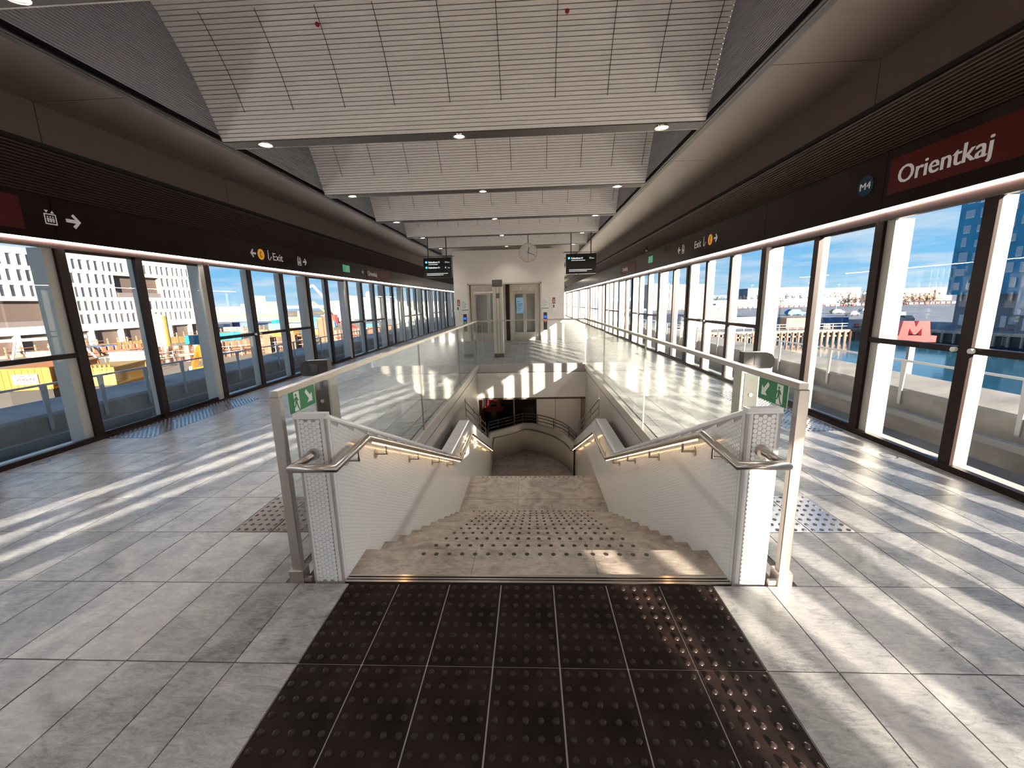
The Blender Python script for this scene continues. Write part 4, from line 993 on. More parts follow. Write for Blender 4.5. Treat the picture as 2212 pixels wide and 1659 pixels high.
# ================================================================== ground, water, far shore
GZ, WZ = -6.5, -9.0
WATER = _mat('harbour_water', (.012, .07, .12), .10, bump=.6, bscale=.9)
DIRT = mat('site_earth', (.30, .23, .17), .9, noise=.25, nscale=.06)
ASPH = _mat('asphalt', (.13, .15, .19), .8, noise=.2, nscale=.05)
w_ = tag(MB().box(-9000, 9000, -400, 14000, WZ - 1, WZ).build('harbour_water', WATER), 'blue harbour water with light ripples', kind='structure')
tag(MB().box(-420, -9.6, -120, 190, -12, GZ).build('site_ground', DIRT), 'pale earth ground of the building site', kind='structure')
tag(MB().prism([(33, 100), (84, 99), (89, 80), (93, 40), (95, -60), (500, -60), (900, 900), (60, 900)], 'z', -12, GZ).build('quay_ground', ASPH), 'dark asphalt quay across the harbour basin', kind='structure')
tag(MB().prism([(-9, -60), (24, -60), (24, 40), (16, 70), (10, 95), (33, 100.5), (60, 900), (-9.6, 900)], 'z', -12, GZ - .4).build('near_quay_ground', DIRT), 'quay ground under the guideway', kind='structure')
tag(MB().box(-2600, -330, 560, 900, -12, GZ).build('far_quay_ground', DIRT), 'far quay land beyond the construction site', kind='structure')
HILL = _mat('distant_shore', (.10, .17, .26), .9)
def ridge(name, x0, x1, y, z0, zmax, n, lab, seed):
    rnd = random.Random(seed); t = []; z = zmax*.6
    for i in range(n + 1): z = min(max(z + rnd.uniform(-1, 1)*zmax*.18, zmax*.35), zmax); t.append((x0 + (x1 - x0)*i/n, z))
    tag(MB().prism([(x0, z0)] + t + [(x1, z0)], 'y', y, y + 400).build(name, HILL), lab, kind='structure')
ridge('distant_shore', -6000, -800, 4200, WZ, 24, 60, 'low blue wooded shore across the sound', 3)
ridge('distant_shore_east', 500, 7000, 3600, WZ, 14, 60, 'low hazy shore behind the harbour sheds', 5)

# ================================================================== white office building across the site
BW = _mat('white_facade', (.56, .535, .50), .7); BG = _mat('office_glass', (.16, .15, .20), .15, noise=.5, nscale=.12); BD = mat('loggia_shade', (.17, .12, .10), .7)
def white_block():
    xf = -106.0; ya, yb = 58.0, 131.0
    r = empty('office_building', (xf, (ya+yb)/2, GZ), 'long white office building with rows of narrow windows and dark loggias', 'building')
    cy = (ya+yb)/2
    def b(nm, m_, x0, x1, y0, y1, z0, z1): return box(nm, m_, r, x0 - xf, x1 - xf, y0 - cy, y1 - cy, z0 - GZ, z1 - GZ)
    b('body', BD, xf - 30, xf - 1.0, ya, yb - .3, GZ, 15.0)
    rows = [(11.65, 13.97), (8.45, 10.77), (5.26, 7.58), (2.07, 4.33), (-1.05, 1.20)]
    bands = [(13.97, 15.28), (10.77, 11.65), (7.58, 8.45), (4.33, 5.26), (1.20, 2.07), (-2.70, -1.05)]
    log = [(70.0, 88.4, -1.1, 4.33), (104.6, 118.0, 5.26, 10.77)]      # dark loggias: y0, y1, z0, z1
    for z0, z1 in bands:
        y = ya
        for l in sorted(log):
            if l[2] - .01 <= z0 and z1 <= l[3] + .01 and y < l[0]: b('spandrel', BW, xf - .9, xf, y, l[0], z0, z1); y = l[1]
        b('spandrel', BW, xf - .9, xf, y, yb, z0, z1)
    rnd = random.Random(11); wm = {}
    for z0, z1 in rows:
        y = ya; h = z1 - z0
        while y < yb - .6:
            pw = rnd.choice((.5, .6, .75, .95)); ww = rnd.choice((.9, 1.05, 1.2))
            if y + pw + ww > yb - .3: pw = yb - y
            inl = [l for l in log if l[2] - .05 <= z0 and z1 <= l[3] + .05 and y + pw > l[0] - .2 and y < l[1] - .2]
            if inl:
                if y < inl[0][0]: b('pier', BW, xf - .9, xf, y, inl[0][0], z0, z1)
                y = inl[0][1]; continue
            key = ('p', pw)
            if key not in wm: wm[key] = MB().box(-.9, 0, 0, pw, -.01, h + .01).mesh('pier', BW)
            inst('pier', wm[key], r, (0, y - cy, z0 - GZ)); y += pw
            if y >= yb - .3: break
            key = ('w', ww)
            if key not in wm: wm[key] = MB().box(-.6, -.42, 0, ww, 0, h).mesh('window', BG); wm[('v', ww)] = MB().prism([(-.9, ww), (-.9, ww*.55), (-.05, ww)], 'z', 0, h).mesh('window_reveal', BW)
            w1 = inst('window', wm[key], r, (0, y - cy, z0 - GZ)); inst('window_reveal', wm[('v', ww)], w1); y += ww
    for y0, y1, z0, z1 in log:
        b('loggia_back', BD, xf - 6, xf - 5.8, y0, y1, z0, z1); b('loggia_side', mat('loggia_side', (.40, .27, .20), .8) if 'loggia_side' not in bpy.data.materials else bpy.data.materials['loggia_side'], xf - 6, xf - .3, y1 - .15, y1, z0, z1)
        b('loggia_glass', mat('loggia_rail', (.28, .23, .22), .4) if 'loggia_rail' not in bpy.data.materials else bpy.data.materials['loggia_rail'], xf - .3, xf - .15, y0, y1, z0, z0 + 1.2)
        b('loggia_post', BW if False else bpy.data.materials['loggia_rail'], xf - 2.2, xf - 1.9, (y0+y1)/2, (y0+y1)/2 + .3, z0, z1)
    y = ya + 1.0
    while y < yb:
        b('arcade_column', BW, xf - .9, xf, y, y + .9, GZ, -2.7); y += 7.45
    b('end_return', BW, xf - 30, xf - .9, yb - .3, yb, GZ, 13.0)
    b('roof_room', mat('roof_room', (.30, .33, .36), .4), xf - 14, xf - 1.0, yb, yb + 4.6, 10.9, 14.9)
    for i in range(2): b('roof_window', _mat('sky_window', (.25, .55, .75), .15) if i == 0 else bpy.data.materials['sky_window'], xf - 1.02, xf - .9, yb + .7 + i*2.0, yb + 2.1 + i*2.0, 11.6, 13.6)
white_block()

# ================================================================== building site
def mcol(name, c, rough=.55): return bpy.data.materials.get(name) or mat(name, c, rough, noise=.12, nscale=1.5)
ORANGE = mcol('orange_paint', (.60, .19, .012)); BLUE = mcol('blue_paint', (.02, .26, .62)); NAVY = mcol('navy_paint', (.03, .09, .30)); RED = mcol('red_paint', (.60, .05, .04)); YEL = mcol('yellow_paint', (.52, .29, .045)); RUST = mcol('rust', (.27, .125, .075)); TIMBER = mcol('timber', (.34, .235, .13)); CREAM = mcol('cream_paint', (.52, .485, .42)); GREY = mcol('grey_paint', (.36, .36, .38)); GREENP = mcol('olive_paint', (.28, .34, .10)); SKYB = mcol('bright_blue_paint', (.01, .27, .52)); OCHRE = mcol('ochre_board', (.42, .28, .10))
def container(x, y, z, w, d, h, m_, rz, lab, cat='container', group=None, ribs=True, name='shipping_container'):
    r = empty(name, (x, y, z), lab, cat, group); r.rotation_euler = (0, 0, rz)
    MB().box(-w/2 + .05, w/2 - .05, -d/2 + .05, d/2 - .05, .12, h - .06).build('shell', m_, r)
    fr = MB()
    for sx_ in (-1, 1):
        for sy_ in (-1, 1): MB().box(sx_*w/2, sx_*(w/2 - .14), sy_*d/2, sy_*(d/2 - .14), 0, h).build('corner_post', m_, r)
    MB().box(-w/2, w/2, -d/2, d/2, h - .08, h).build('roof', m_, r); MB().box(-w/2, w/2, -d/2, d/2, .0, .14).build('base', m_, r)
    if ribs:
        b = MB(); n = max(4, int(w / .35))
        for i in range(n):
            xx = -w/2 + .18 + (w - .36) * i / (n - 1)
            for sy_ in (-1, 1): b.box(xx - .06, xx + .06, sy_*(d/2 - .05), sy_*d/2 * .995, .14, h - .08)
        tag(b.build('wall_ribs', m_, r), kind='stuff')
    return r
D0 = lambda dxdy, Y: (CAM.x + dxdy * Y)
# orange machine house with the white maker's plate
o = container(-35.7, 29.2, -3.6, 2.9, 5.2, 1.55, ORANGE, .32, 'orange machine house with a white name plate beside the drilling rig', 'machine', name='machine_house')
MB().box(-.62, .74, -2.68, -2.62, .44, 1.12).build('name_plate', WHITE_SIGN, o)
text('plate_name', 'ZÜBLIN', o, (-.42, -2.68, .66), (1, 0, 0), (0, 0, 1), .96, .22, RED_S, .01, bold=.012)
for z in (.56, .98): MB().box(-.5, .62, -2.70, -2.68, z, z + .05).build('plate_stripe', DARK_PLASTIC, o)
MB().box(-1.2, 1.2, -2.3, 2.3, -3.0, 0).build('undercarriage', DARK_PLASTIC, o)
o2 = container(-32.0, 30.0, -3.6, 2.6, 4.2, 1.30, YEL, .32, 'yellow orange engine cover attached behind the machine house', 'machine', name='engine_house')
for i in range(9): MB().box(-1.15 + .27*i, -1.02 + .27*i, -2.13, -2.05, 1.05, 1.5).build('vent_fin', ORANGE, o2)
MB().box(-1.1, 1.1, -1.9, 1.9, -3.0, 0).build('undercarriage', DARK_PLASTIC, o2)
def excavator(x, y, z, k, rz, m_, lab):
    r = empty('excavator', (x, y, z), lab, 'excavator'); r.rotation_euler = (0, 0, rz); r.scale = (k, k, k)
    for s in (-1, 1): MB().prism([(-1.7, .1), (-1.4, 0), (1.4, 0), (1.7, .1), (1.8, .45), (1.5, .8), (-1.5, .8), (-1.8, .45)], 'y', s*.8, s*1.35).build('track', DARK_PLASTIC, r)
    MB().prism([(-2.1, .95), (1.4, .95), (1.4, 1.9), (-1.6, 1.95), (-2.2, 1.6)], 'y', -1.25, 1.25).build('upper_body', m_, r)
    MB().prism([(.2, 1.9), (1.5, 1.9), (1.3, 3.0), (.3, 3.0)], 'y', .2, 1.2).build('cab', m_, r); MB().prism([(.35, 2.05), (1.40, 2.05), (1.24, 2.85), (.42, 2.85)], 'y', .18, .2).build('cab_window', BG, r)
    MB().bar((1.0, -.3, 1.8), (3.2, -.3, 4.6), .4, .55, (0, 1, 0)).build('boom', m_, r); MB().bar((3.1, -.3, 4.6), (5.4, -.3, 2.4), .34, .45, (0, 1, 0)).build('stick', m_, r)
    MB().prism([(5.0, 2.6), (5.6, 2.2), (5.5, 1.1), (4.6, 1.0), (4.5, 1.6)], 'y', -.8, .2).build('bucket', GREY, r)
    return r
excavator(-29.5, 37.0, -6.5, 1.0, 2.6, ORANGE, 'orange excavator with folded boom beside the orange machine house')
excavator(-97.0, 170.5, GZ, 2.2, .5, YEL, 'large yellow excavator in front of bright blue containers')
excavator(-60.5, 78.0, GZ, .7, 2.2, ORANGE, 'small orange excavator working behind the rusty sheet piles')
# sheet pile walls
def pile_wall(pts, h, lab, n_group):
    r = empty('sheet_pile_wall', (*pts[0], GZ), lab, 'wall', n_group); o_ = Vector((*pts[0], 0))
    pm_ = MB().prism([(-.55, 0), (-.30, -.42), (.30, -.42), (.55, 0), (.45, .06), (.24, -.32), (-.24, -.32), (-.45, .06)], 'z', 0, h).mesh('sheet_pile', RUST)
    for a, b in zip(pts[:-1], pts[1:]):
        a = Vector((*a, 0)); b = Vector((*b, 0)); L_ = (b - a).length; n = int(L_ / 1.12); rz = math.atan2((b-a).y, (b-a).x)
        for i in range(n):
            p = a + (b - a) * ((i + .5) / n) - o_; q = inst('sheet_pile', pm_, r, (p.x, p.y, 0), rz)
    for a, b in zip(pts[:-1], pts[1:]):
        va = Vector((a[0], a[1], 0)) - o_; vb = Vector((b[0], b[1], 0)) - o_
        MB().bar(va + Vector((.5, -.5, h*.45)), vb + Vector((.5, -.5, h*.45)), .3, .3).build('waler', RUST, r)
    return r
pile_wall([(-59, 62), (-52.5, 66), (-53.5, 70), (-46, 86)], 2.6, 'rusty corrugated sheet pile wall around the nearer excavation', 'sheet pile walls')
pile_wall([(-83, 72), (-79, 84)], 1.7, 'rusty corrugated sheet pile wall far behind beside the white silo', 'sheet pile walls')
pile_wall([(-44, 92), (-41, 104), (-36, 112)], 2.8, 'rusty corrugated sheet pile wall beyond the tall brown piles', 'sheet pile walls')
for i, (dxy, Y, h) in enumerate(((-.652, 74, 4.2), (-.60, 76, 4.4), (-.588, 77, 3.6), (-.512, 96, 5.6), (-.498, 97, 6.2), (-.486, 98, 5.4))):
    o = empty('tall_pile', (D0(dxy, Y), Y, GZ), 'tall brown steel pile standing above the excavation edge', 'pile', 'tall piles at the excavation')
    MB().prism([(-.7, 0), (-.35, -.35), (.35, -.35), (.7, 0), (.35, .12), (-.35, .12)], 'z', 0, h).build('pile_shaft', RUST, o); MB().box(-.74, .74, -.38, .16, h - .25, h).build('pile_head', TIMBER, o)
# timber hoarding and brown fence in front of the white office
f = empty('site_fence', (-98, 110, GZ), 'brown site fence with pale posts in front of the white office', 'fence')
pm_ = MB().box(-.12, .12, -.12, .12, 0, 2.1).mesh('fence_post', TIMBER)
for i in range(36): inst('fence_post', pm_, f, (0, -44 + 2.4*i, 0))
for z in (.95, 1.6): MB().box(-.06, .06, -44, 40, z, z + .14).build('fence_rail', RUST, f)
MB().box(-.05, .05, -44, 40, 0, .55).build('kick_board', CREAM, f)
h_ = empty('timber_hoarding', (-90, 100, GZ), 'ochre timber panels standing in a row behind the blue skips', 'hoarding')
for i in range(14): MB().box(-.1, .1, -20 + 2.5*i, -17.7 + 2.5*i, 0, 1.5).build('panel', OCHRE, h_); 
for i in range(15): MB().box(-.16, .16, -20.15 + 2.5*i, -19.95 + 2.5*i, 0, 1.6).build('panel_post', TIMBER, h_)
# silo
o = empty('silo', (-75.5, 82, GZ), 'tall white cylindrical silo with a ladder cage beside the sheet piles', 'silo')
MB().cyl((0, 0, 1.4), (0, 0, 7.0), 1.55, n=24).build('drum', CREAM, o); MB().cyl((0, 0, 7.0), (0, 0, 7.5), 1.55, .6, n=24).build('top_cone', CREAM, o); MB().cyl((0, 0, .3), (0, 0, 1.4), .5, 1.55, n=24).build('hopper', CREAM, o)
for i in range(4): a = math.pi/4 + i*math.pi/2; MB().cyl((1.3*math.cos(a), 1.3*math.sin(a), 0), (1.3*math.cos(a), 1.3*math.sin(a), 2), .12, n=8).build('leg', GREY, o)
MB().box(1.5, 1.9, -.5, -.1, .3, 7).build('ladder_cage', YEL, o)
# skips, containers, cabins on the site
for a in ((-.848, 97.6, -.805, 102, 2.0, SKYB, 'long bright blue skip behind the small orange excavator'), (-.769, 106.8, -.719, 110.5, 2.0, SKYB, 'second bright blue skip beyond the rusty piles'), (-1.125, 76, -1.045, 80, 1.7, NAVY, 'dark navy steel skip in front of the timber panels'),
          (-.627, 172, -.606, 176, 3.0, SKYB, 'bright blue container standing above a second blue one'), (-.64, 150, -.60, 152, 2.6, BLUE, 'blue container below the bright blue one'), (-.575, 200, -.515, 202, 3.2, SKYB, 'light blue container row behind the yellow excavator'), (-.503, 196, -.470, 196, 4.2, RED, 'red containers stacked beside the pump boom'),
          (-.527, 160, -.474, 162, 2.6, BLUE, 'blue container behind the brown piles'), (-.735, 168, -.69, 170, 2.6, NAVY, 'navy container on the far edge of the site'), (-.40, 128, -.37, 130, 2.6, BLUE, 'blue container beside the red ramp'), (-.80, 150, -.70, 150, 1.6, GREY, 'long grey cabin row at the far edge of the site')):
    x0, x1 = D0(a[0], a[1]), D0(a[2], a[3]); cx_, cy_ = (x0+x1)/2, (a[1]+a[3])/2
    container(cx_, cy_, GZ, math.hypot(x1-x0, a[3]-a[1]), 2.6, a[4], a[5], math.atan2(a[3]-a[1], x1-x0), a[6])
for x_, y_, m_, lab in ((-71, 118, YEL, 'ochre yellow formwork stack in front of the far cabins'), (-64, 122, OCHRE, 'ochre formwork stack beside the yellow one'), (-80, 124, OCHRE, 'ochre timber stack below the white towers'), (-84, 69, CREAM, 'cream materials stack near the navy skip'), (-66, 66, CREAM, 'cream materials stack near the silo')):
    r = empty('formwork_stack', (x_, y_, GZ), lab, 'stack')
    for i in range(5): MB().box(-3.2 + .2*(i % 2), 3.0 + .25*(i % 3), -1.2, 1.2, .02 + .34*i, .30 + .34*i).build('panel', m_, r)
# scaffold tubes and debris in front of the machine house
for i in range(14):
    rnd = random.Random(100 + i); x_, y_ = ((-70, -65, -60, -55)[i % 4], 91 + 5.5*(i // 4)) if i < 12 else ((-70, 60), (-66, 54))[i - 12]; ln = rnd.uniform(3, 4.4); a = rnd.uniform(-.35, .35)
    r = empty('scaffold_tube_bundle', (x_, y_, GZ), 'bundle of pale scaffold tubes lying on the building site', 'tubes', 'loose scaffold tubes on the site')
    for j in range(3): MB().cyl((-ln/2*math.cos(a), -ln/2*math.sin(a) + .3*j, .15 + .12*j), (ln/2*math.cos(a), ln/2*math.sin(a) + .3*j, .15 + .1*j + rnd.uniform(0, .5)), .12, n=6).build('tube', (CREAM, RUST, GREY)[(i + j) % 3], r)
sc = empty('guard_fence', (-52, 60, GZ), 'pale tubular guard fence along the excavation edge', 'fence')
for i in range(17): MB().cyl((1.0*i - 9, 1.7*i - 6, 0), (1.0*i - 9, 1.7*i - 6, 1.9), .06, n=6).build('post', CREAM, sc)
for z in (.9, 1.8): MB().cyl((-9, -6, z), (7, 21.2, z), .05, n=6).build('rail', CREAM, sc)
# red ramp truck, concrete pump boom, street lamp, blue tower leg
r = empty('red_ramp', (D0(-.425, 104), 104, GZ), 'bright red sloping loading ramp with a white side', 'ramp'); MB().prism([(-3.2, 4.4), (-2.6, 4.4), (2.6, 1.0), (2.6, 0), (1.8, 0), (-3.2, 3.4)], 'y', -1.2, 1.2).build('chute', RED, r); MB().prism([(-2.9, 3.7), (-2.2, 3.9), (1.9, .9), (1.6, .7)], 'y', -1.25, -1.2).build('white_stripe', CREAM, r); MB().box(1.4, 2.6, -1.2, 1.2, 0, .9).build('foot', GREY, r)
pb = empty('concrete_pump', (D0(-.448, 205), 205, GZ), 'concrete pump truck with a long folded grey boom over the site', 'crane')
e1, e2, e3, e4 = [Vector((D0(q, 205), 205, CAM.z + z_*205)) - Vector((D0(-.448, 205), 205, GZ)) for q, z_ in ((-.452, -.0278), (-.5197, .0512), (-.527, .0455), (-.5335, .044))]
MB().bar(e1, e2, .9, 1.1).build('main_boom', GALV, pb); MB().bar(e2, e3, .7, .8).build('boom_elbow', GALV, pb); MB().bar(e3, e4 + Vector((0, 0, -1.2)), .7, .8).build('boom_tip', GREY, pb); MB().box(-4, 4, -1.3, 1.3, .8, 3.2).build('truck_body', CREAM, pb); MB().box(-5.5, -4, -1.3, 1.3, .6, 3.4).build('truck_cab', RED, pb)
for s in (-1, 1):
    for x_ in (-4.6, -1.5, 2.8): MB().cyl((x_, s*1.0, .6), (x_, s*1.35, .6), .6, n=14).build('wheel', DARK_PLASTIC, pb)
sl_ = empty('street_lamp', (-45.2, 38, GZ), 'white street lamp with a drooping round head near the machine house', 'lamp'); MB().tube([(0, 0, 0), (0, 0, 4.6), (-.15, 0, 5.0), (-.6, 0, 5.1)], .07, 8).build('pole', CREAM, sl_); MB().dome((-.75, 0, 4.95), .38, .2, n=14).build('head', CREAM, sl_)
bt = empty('rig_mast', (-44.6, 31.0, GZ), 'tall blue drilling rig mast beside the orange machine house', 'mast')
for dx_ in (-.55, .55):
    for dy_ in (-.4, .4): MB().bar((dx_, dy_, 0), (dx_*.92, dy_*.92, 9.5), .14, .14).build('chord', BLUE, bt)
for i in range(9): MB().bar((-.55, -.4, i*1.05), (.55, -.4, (i+1)*1.05), .09, .09).build('lacing', BLUE, bt)
MB().box(-.7, .7, -.5, .5, 0, 1.8).build('mast_foot', BLUE, bt)
r = empty('pipe_gantry', (-86, 66, GZ), 'pale horizontal pipe on slanted legs before the white office', 'gantry'); MB().cyl((-8, -3, 3.6), (6, 6, 3.9), .28, n=10).build('pipe', CREAM, r); 
for a in ((-1.5, 1, -3, 1), (4.6, 5, 6.6, 6.2)): MB().cyl((a[0], a[1], 3.7), (a[2], a[3], 0), .18, n=8).build('leg', CREAM, r)

# ================================================================== far skyline, building-site side
WHT = mat('far_white', (.56, .535, .51), .8); FARW = mat('far_window', (.25, .25, .28), .5); PALE = mat('far_pale', (.58, .54, .52), .8)
def far_block(x, y, w, d, h, lab, m_=WHT, rows=0, colsn=0, name='far_building', z=GZ, group=None, roof=None, fy=True):
    r = empty(name, (x, y, z), lab, 'building', group)
    MB().box(-w/2, w/2, -d/2, d/2, 0, h).build('walls', m_, r); MB().box(-w/2 - .2, w/2 + .2, -d/2 - .2, d/2 + .2, h, h + max(.4, h*.02)).build('roof_edge', roof or m_, r)
    if rows:
        wm = MB().box(-w/colsn*.26, w/colsn*.26, -.15, 0, 0, h/rows*.42).mesh('window', FARW)
        for i in range(rows):
            for j in range(colsn): inst('window', wm, r, (-w/2 + w*(j+.5)/colsn, -d/2, h*(i + .38)/rows))
    return r
def sky_at(q0, q1, Y, ztop): return (D0(q0, Y) + D0(q1, Y))/2, D0(q1, Y) - D0(q0, Y), CAM.z + ztop*Y - GZ
for q0, q1, zt, Y, lab, r_, c_ in ((-.669, -.653, .029, 700, 'tall slim white tower on the far quay', 14, 2), (-.640, -.626, .0150, 700, 'lower white tower block on the far quay', 10, 2), (-.652, -.640, .0085, 700, 'white block between the two far towers', 6, 2), (-.690, -.669, .0100, 700, 'stepped white block beside the slim far tower', 6, 3), (-.785, -.692, .0045, 700, 'long row of pale low blocks on the far quay', 3, 16)):
    x_, w, h = sky_at(q0, q1, Y, zt); far_block(x_, Y, w - .8, 30, h, lab, WHT, r_, c_)
x_, w, h = sky_at(-.80, -.60, 600, -.004); far_block(x_, 600, w, 20, h, 'low brown warehouse strip in front of the far towers', mat('far_brown', (.40, .33, .30), .8))
for q0, q1, zt, Y, lab, r_, c_ in ((-.4705, -.4415, .0110, 270, 'grey white gabled house with two windows behind the pump boom', 3, 3), (-.351, -.185, .0035, 270, 'long low white warehouse with a row of small windows', 2, 22)):
    x_, w, h = sky_at(q0, q1, Y, zt); far_block(x_, Y, w, 16, h, lab, WHT, r_, c_)
x_, w, h = sky_at(-.4405, -.352, 270, .0140); hb = far_block(x_, 270, w, 16, h, 'white harbour building with stepped storeys and a round roof lantern', WHT, 4, 9); hx0 = x_
x_, w, h2 = sky_at(-.43, -.415, 270, .0235); MB().box(x_ - hx0 - w/2, x_ - hx0 + w/2, -8, 4, h, h2).build('stair_tower', WHT, hb)
x_, w, h2 = sky_at(-.405, -.365, 270, .0190); MB().box(x_ - hx0 - w/2, x_ - hx0 + w/2, -7, 6, h, h2).build('upper_storey', WHT, hb)
for j in range(5): MB().box(x_ - hx0 - w/2 + w*(j + .2)/5, x_ - hx0 - w/2 + w*(j + .7)/5, -7.2, -7, h + .4, h2 - .5).build('window', FARW, hb)
x_, w, h3 = sky_at(-.393, -.377, 270, .019)
MB().cyl((x_ - hx0, 0, h2), (x_ - hx0, 0, h2 + 2.2), w/2, n=20).build('lantern_drum', PALE, hb); MB().cyl((x_ - hx0, 0, h2 + 2.2), (x_ - hx0, 0, h2 + 2.6), w/2*1.1, n=20).build('lantern_ring', GREY, hb); MB().dome((x_ - hx0, 0, h2 + 2.6), w/2, 1.2, n=20).build('lantern_cap', PALE, hb)
box_ = container(D0(-.30, 118), 118, GZ, 4, 3, 9, CREAM, 0, 'tall cream cabin block against the low warehouse', 'container')
tag(MB().box(-230, -10, 190, 260, -12, GZ + .01).build('harbour_terrace', ASPH), 'paved terrace behind the building site', kind='structure')

# ================================================================== harbour side
# timber quay
tq = empty('timber_quay', (58, 99.3, GZ), 'timber quay edge with brown piles and white railings across the basin', 'quay')
MB().box(-25, 22.5, -.5, .4, -.55, .05).build('deck_edge', TIMBER, tq)
pl = MB().cyl((0, 0, -3), (0, 0, -.3), .28, n=8).mesh('pile', RUST)
for i in range(37): inst('pile', pl, tq, (-24.6 + 1.28*i, -.55, 0))
MB().box(-25, 22.5, -.3, -.1, -1.5, -1.2).build('waler', TIMBER, tq)
rp = MB().box(-.06, .06, -.06, .06, 0, 1.5).mesh('rail_post', CREAM)
for i in range(24): inst('rail_post', rp, tq, (-24.5 + 2.0*i, .2, .05))
for z in (.75, 1.35): MB().box(-25, 22.5, .15, .27, z, z + .12).build('rail', CREAM, tq)
cq = empty('concrete_quay', (87, 80, GZ), 'dark concrete quay wall with pale fender posts beneath the blue apartment block', 'quay')
MB().prism([(-3.3, 19.2), (2.0, 0), (6.0, -40), (8, -120), (6.5, -120), (4.6, -40), (.7, 0), (-4.6, 19.2)], 'z', -2.2, -.35).build('wall_face', mat('quay_dark', (.07, .075, .08), .8), cq)
MB().prism([(-3.0, 19.3), (2.3, 0), (6.3, -40), (8.3, -120), (6.2, -120), (4.3, -40), (.4, 0), (-4.9, 19.3)], 'z', -.35, .08).build('coping', CONCRETE_L, cq)
fp = MB().box(-.14, .14, -.14, .14, -2.3, -.3).mesh('fender_post', CREAM)
for i in range(18):
    t = i / 10.0; p = Vector((-4.9, 19.3, 0)).lerp(Vector((.4, 0, 0)), t) if t <= 1 else Vector((.4, 0, 0)).lerp(Vector((4.3, -40, 0)), (t - 1)*.5)
    inst('fender_post', fp, cq, (p.x - .15, p.y, 0))
lad = empty('quay_ladder', (88.0, 80.5, GZ - 2.1), 'dark steel ladder on the concrete quay wall', 'ladder')
for dy_ in (-.3, .3): MB().box(-.98, -.9, dy_ - .04, dy_ + .04, 0, 2.0).build('stile', GREY, lad)
for i in range(6): MB().box(-.98, -.9, -.3, .3, .2 + .3*i, .27 + .3*i).build('rung', CREAM, lad)
# dark blue apartment block
BB = _mat('blue_cladding', (.008, .24, .42), .5, noise=.25, nscale=.3); BBW = _mat('apartment_window', (.35, .42, .50), .12); BBF = _mat('apartment_window_frame', (.55, .58, .60), .4)
ab = empty('apartment_block', (99, 92, GZ), 'dark blue apartment block with scattered square windows above the quay', 'building')
yA_, yB_ = -64.0, 13.6
MB().box(0, 16, yA_, yB_, 7.2, 33).build('upper_walls', BB, ab); MB().box(0, 16, yB_ - 8, yB_, 24.6, 33).build('set_back', BB, ab) if False else None
MB().box(2.0, 16, yA_, yB_ - .5, 0, 7.2).build('ground_floor', mat('apartment_base', (.28, .31, .36), .6), ab)
rnd = random.Random(4); wcache = {}
for i in range(8):
    y = yB_ - 1.5; z = 8.4 + 3.1*i
    while y > yA_ + 2:
        w = rnd.choice((1.1, 1.3, 1.5, 1.9)); h = rnd.choice((1.5, 1.7, 2.0)); k = (w, h)
        if k not in wcache: wcache[k] = (MB().box(-.10, .05, -w/2, w/2, 0, h).mesh('window', BBF), MB().box(-.13, -.10, -w/2 + .08, w/2 - .08, .3, h - .08).mesh('pane', BBW))
        q = inst('window', wcache[k][0], ab, (0, y - w/2, z + rnd.uniform(-.2, .2))); inst('pane', wcache[k][1], q); y -= w + rnd.uniform(1.1, 2.0)
y = yB_ - 2
while y > yA_ + 4:
    MB().box(1.9, 2.0, y - 1.1, y, .2, 2.6).build('door', BBF, ab); MB().box(1.85, 1.95, y - 3.0, y - 1.6, .9, 2.4).build('shop_window', BBW, ab); y -= 4.4
lw = empty('terrace_houses', (95.6, 78, GZ), 'lower pale grey terrace in front of the blue apartment block', 'building')
MB().box(0, 3.2, -50, 9.6, 3.1, 10.8).build('upper_wall', _mat('terrace_wall', (.50, .53, .58), .6), lw); MB().box(.6, 3.2, -50, 9.6, 0, 3.1).build('base_wall', mat('terrace_base', (.25, .28, .34), .6), lw); MB().box(-.15, 3.3, -50.1, 9.75, 10.8, 11.1).build('parapet', CREAM, lw)
wmesh = MB().box(-.06, .05, -.75, .75, 0, 1.9).mesh('window', BBW); 
for i in range(2):
    for j in range(22): inst('window', wmesh, lw, (0, 8.0 - 2.6*j, 4.2 + 3.2*i))
for j in range(12): MB().box(.5, .62, 6.5 - 4.6*j, 8.3 - 4.6*j, .1, 2.5).build('doorway', BBW if j % 2 else BBF, lw)
# red metro sign on a pole
mp = empty('metro_sign', (D0(.882, 25), 25, GZ), 'large red letter sign on a grey pole standing in front of the water', 'sign')
MRED = mat('metro_red', (.80, .012, .016), .35)
zc_ = CAM.z - .1124*25 - GZ
for dy_ in (0,): MB().plan((0, .22, zc_), (.94, -.34, 0), (0, 0, 1), metro_m(1.95, 1.18), .42).build('letter', MRED, mp)
MB().box(-.16, .16, -.02, .14, 0, zc_ + .2).build('pole', GREY, mp)
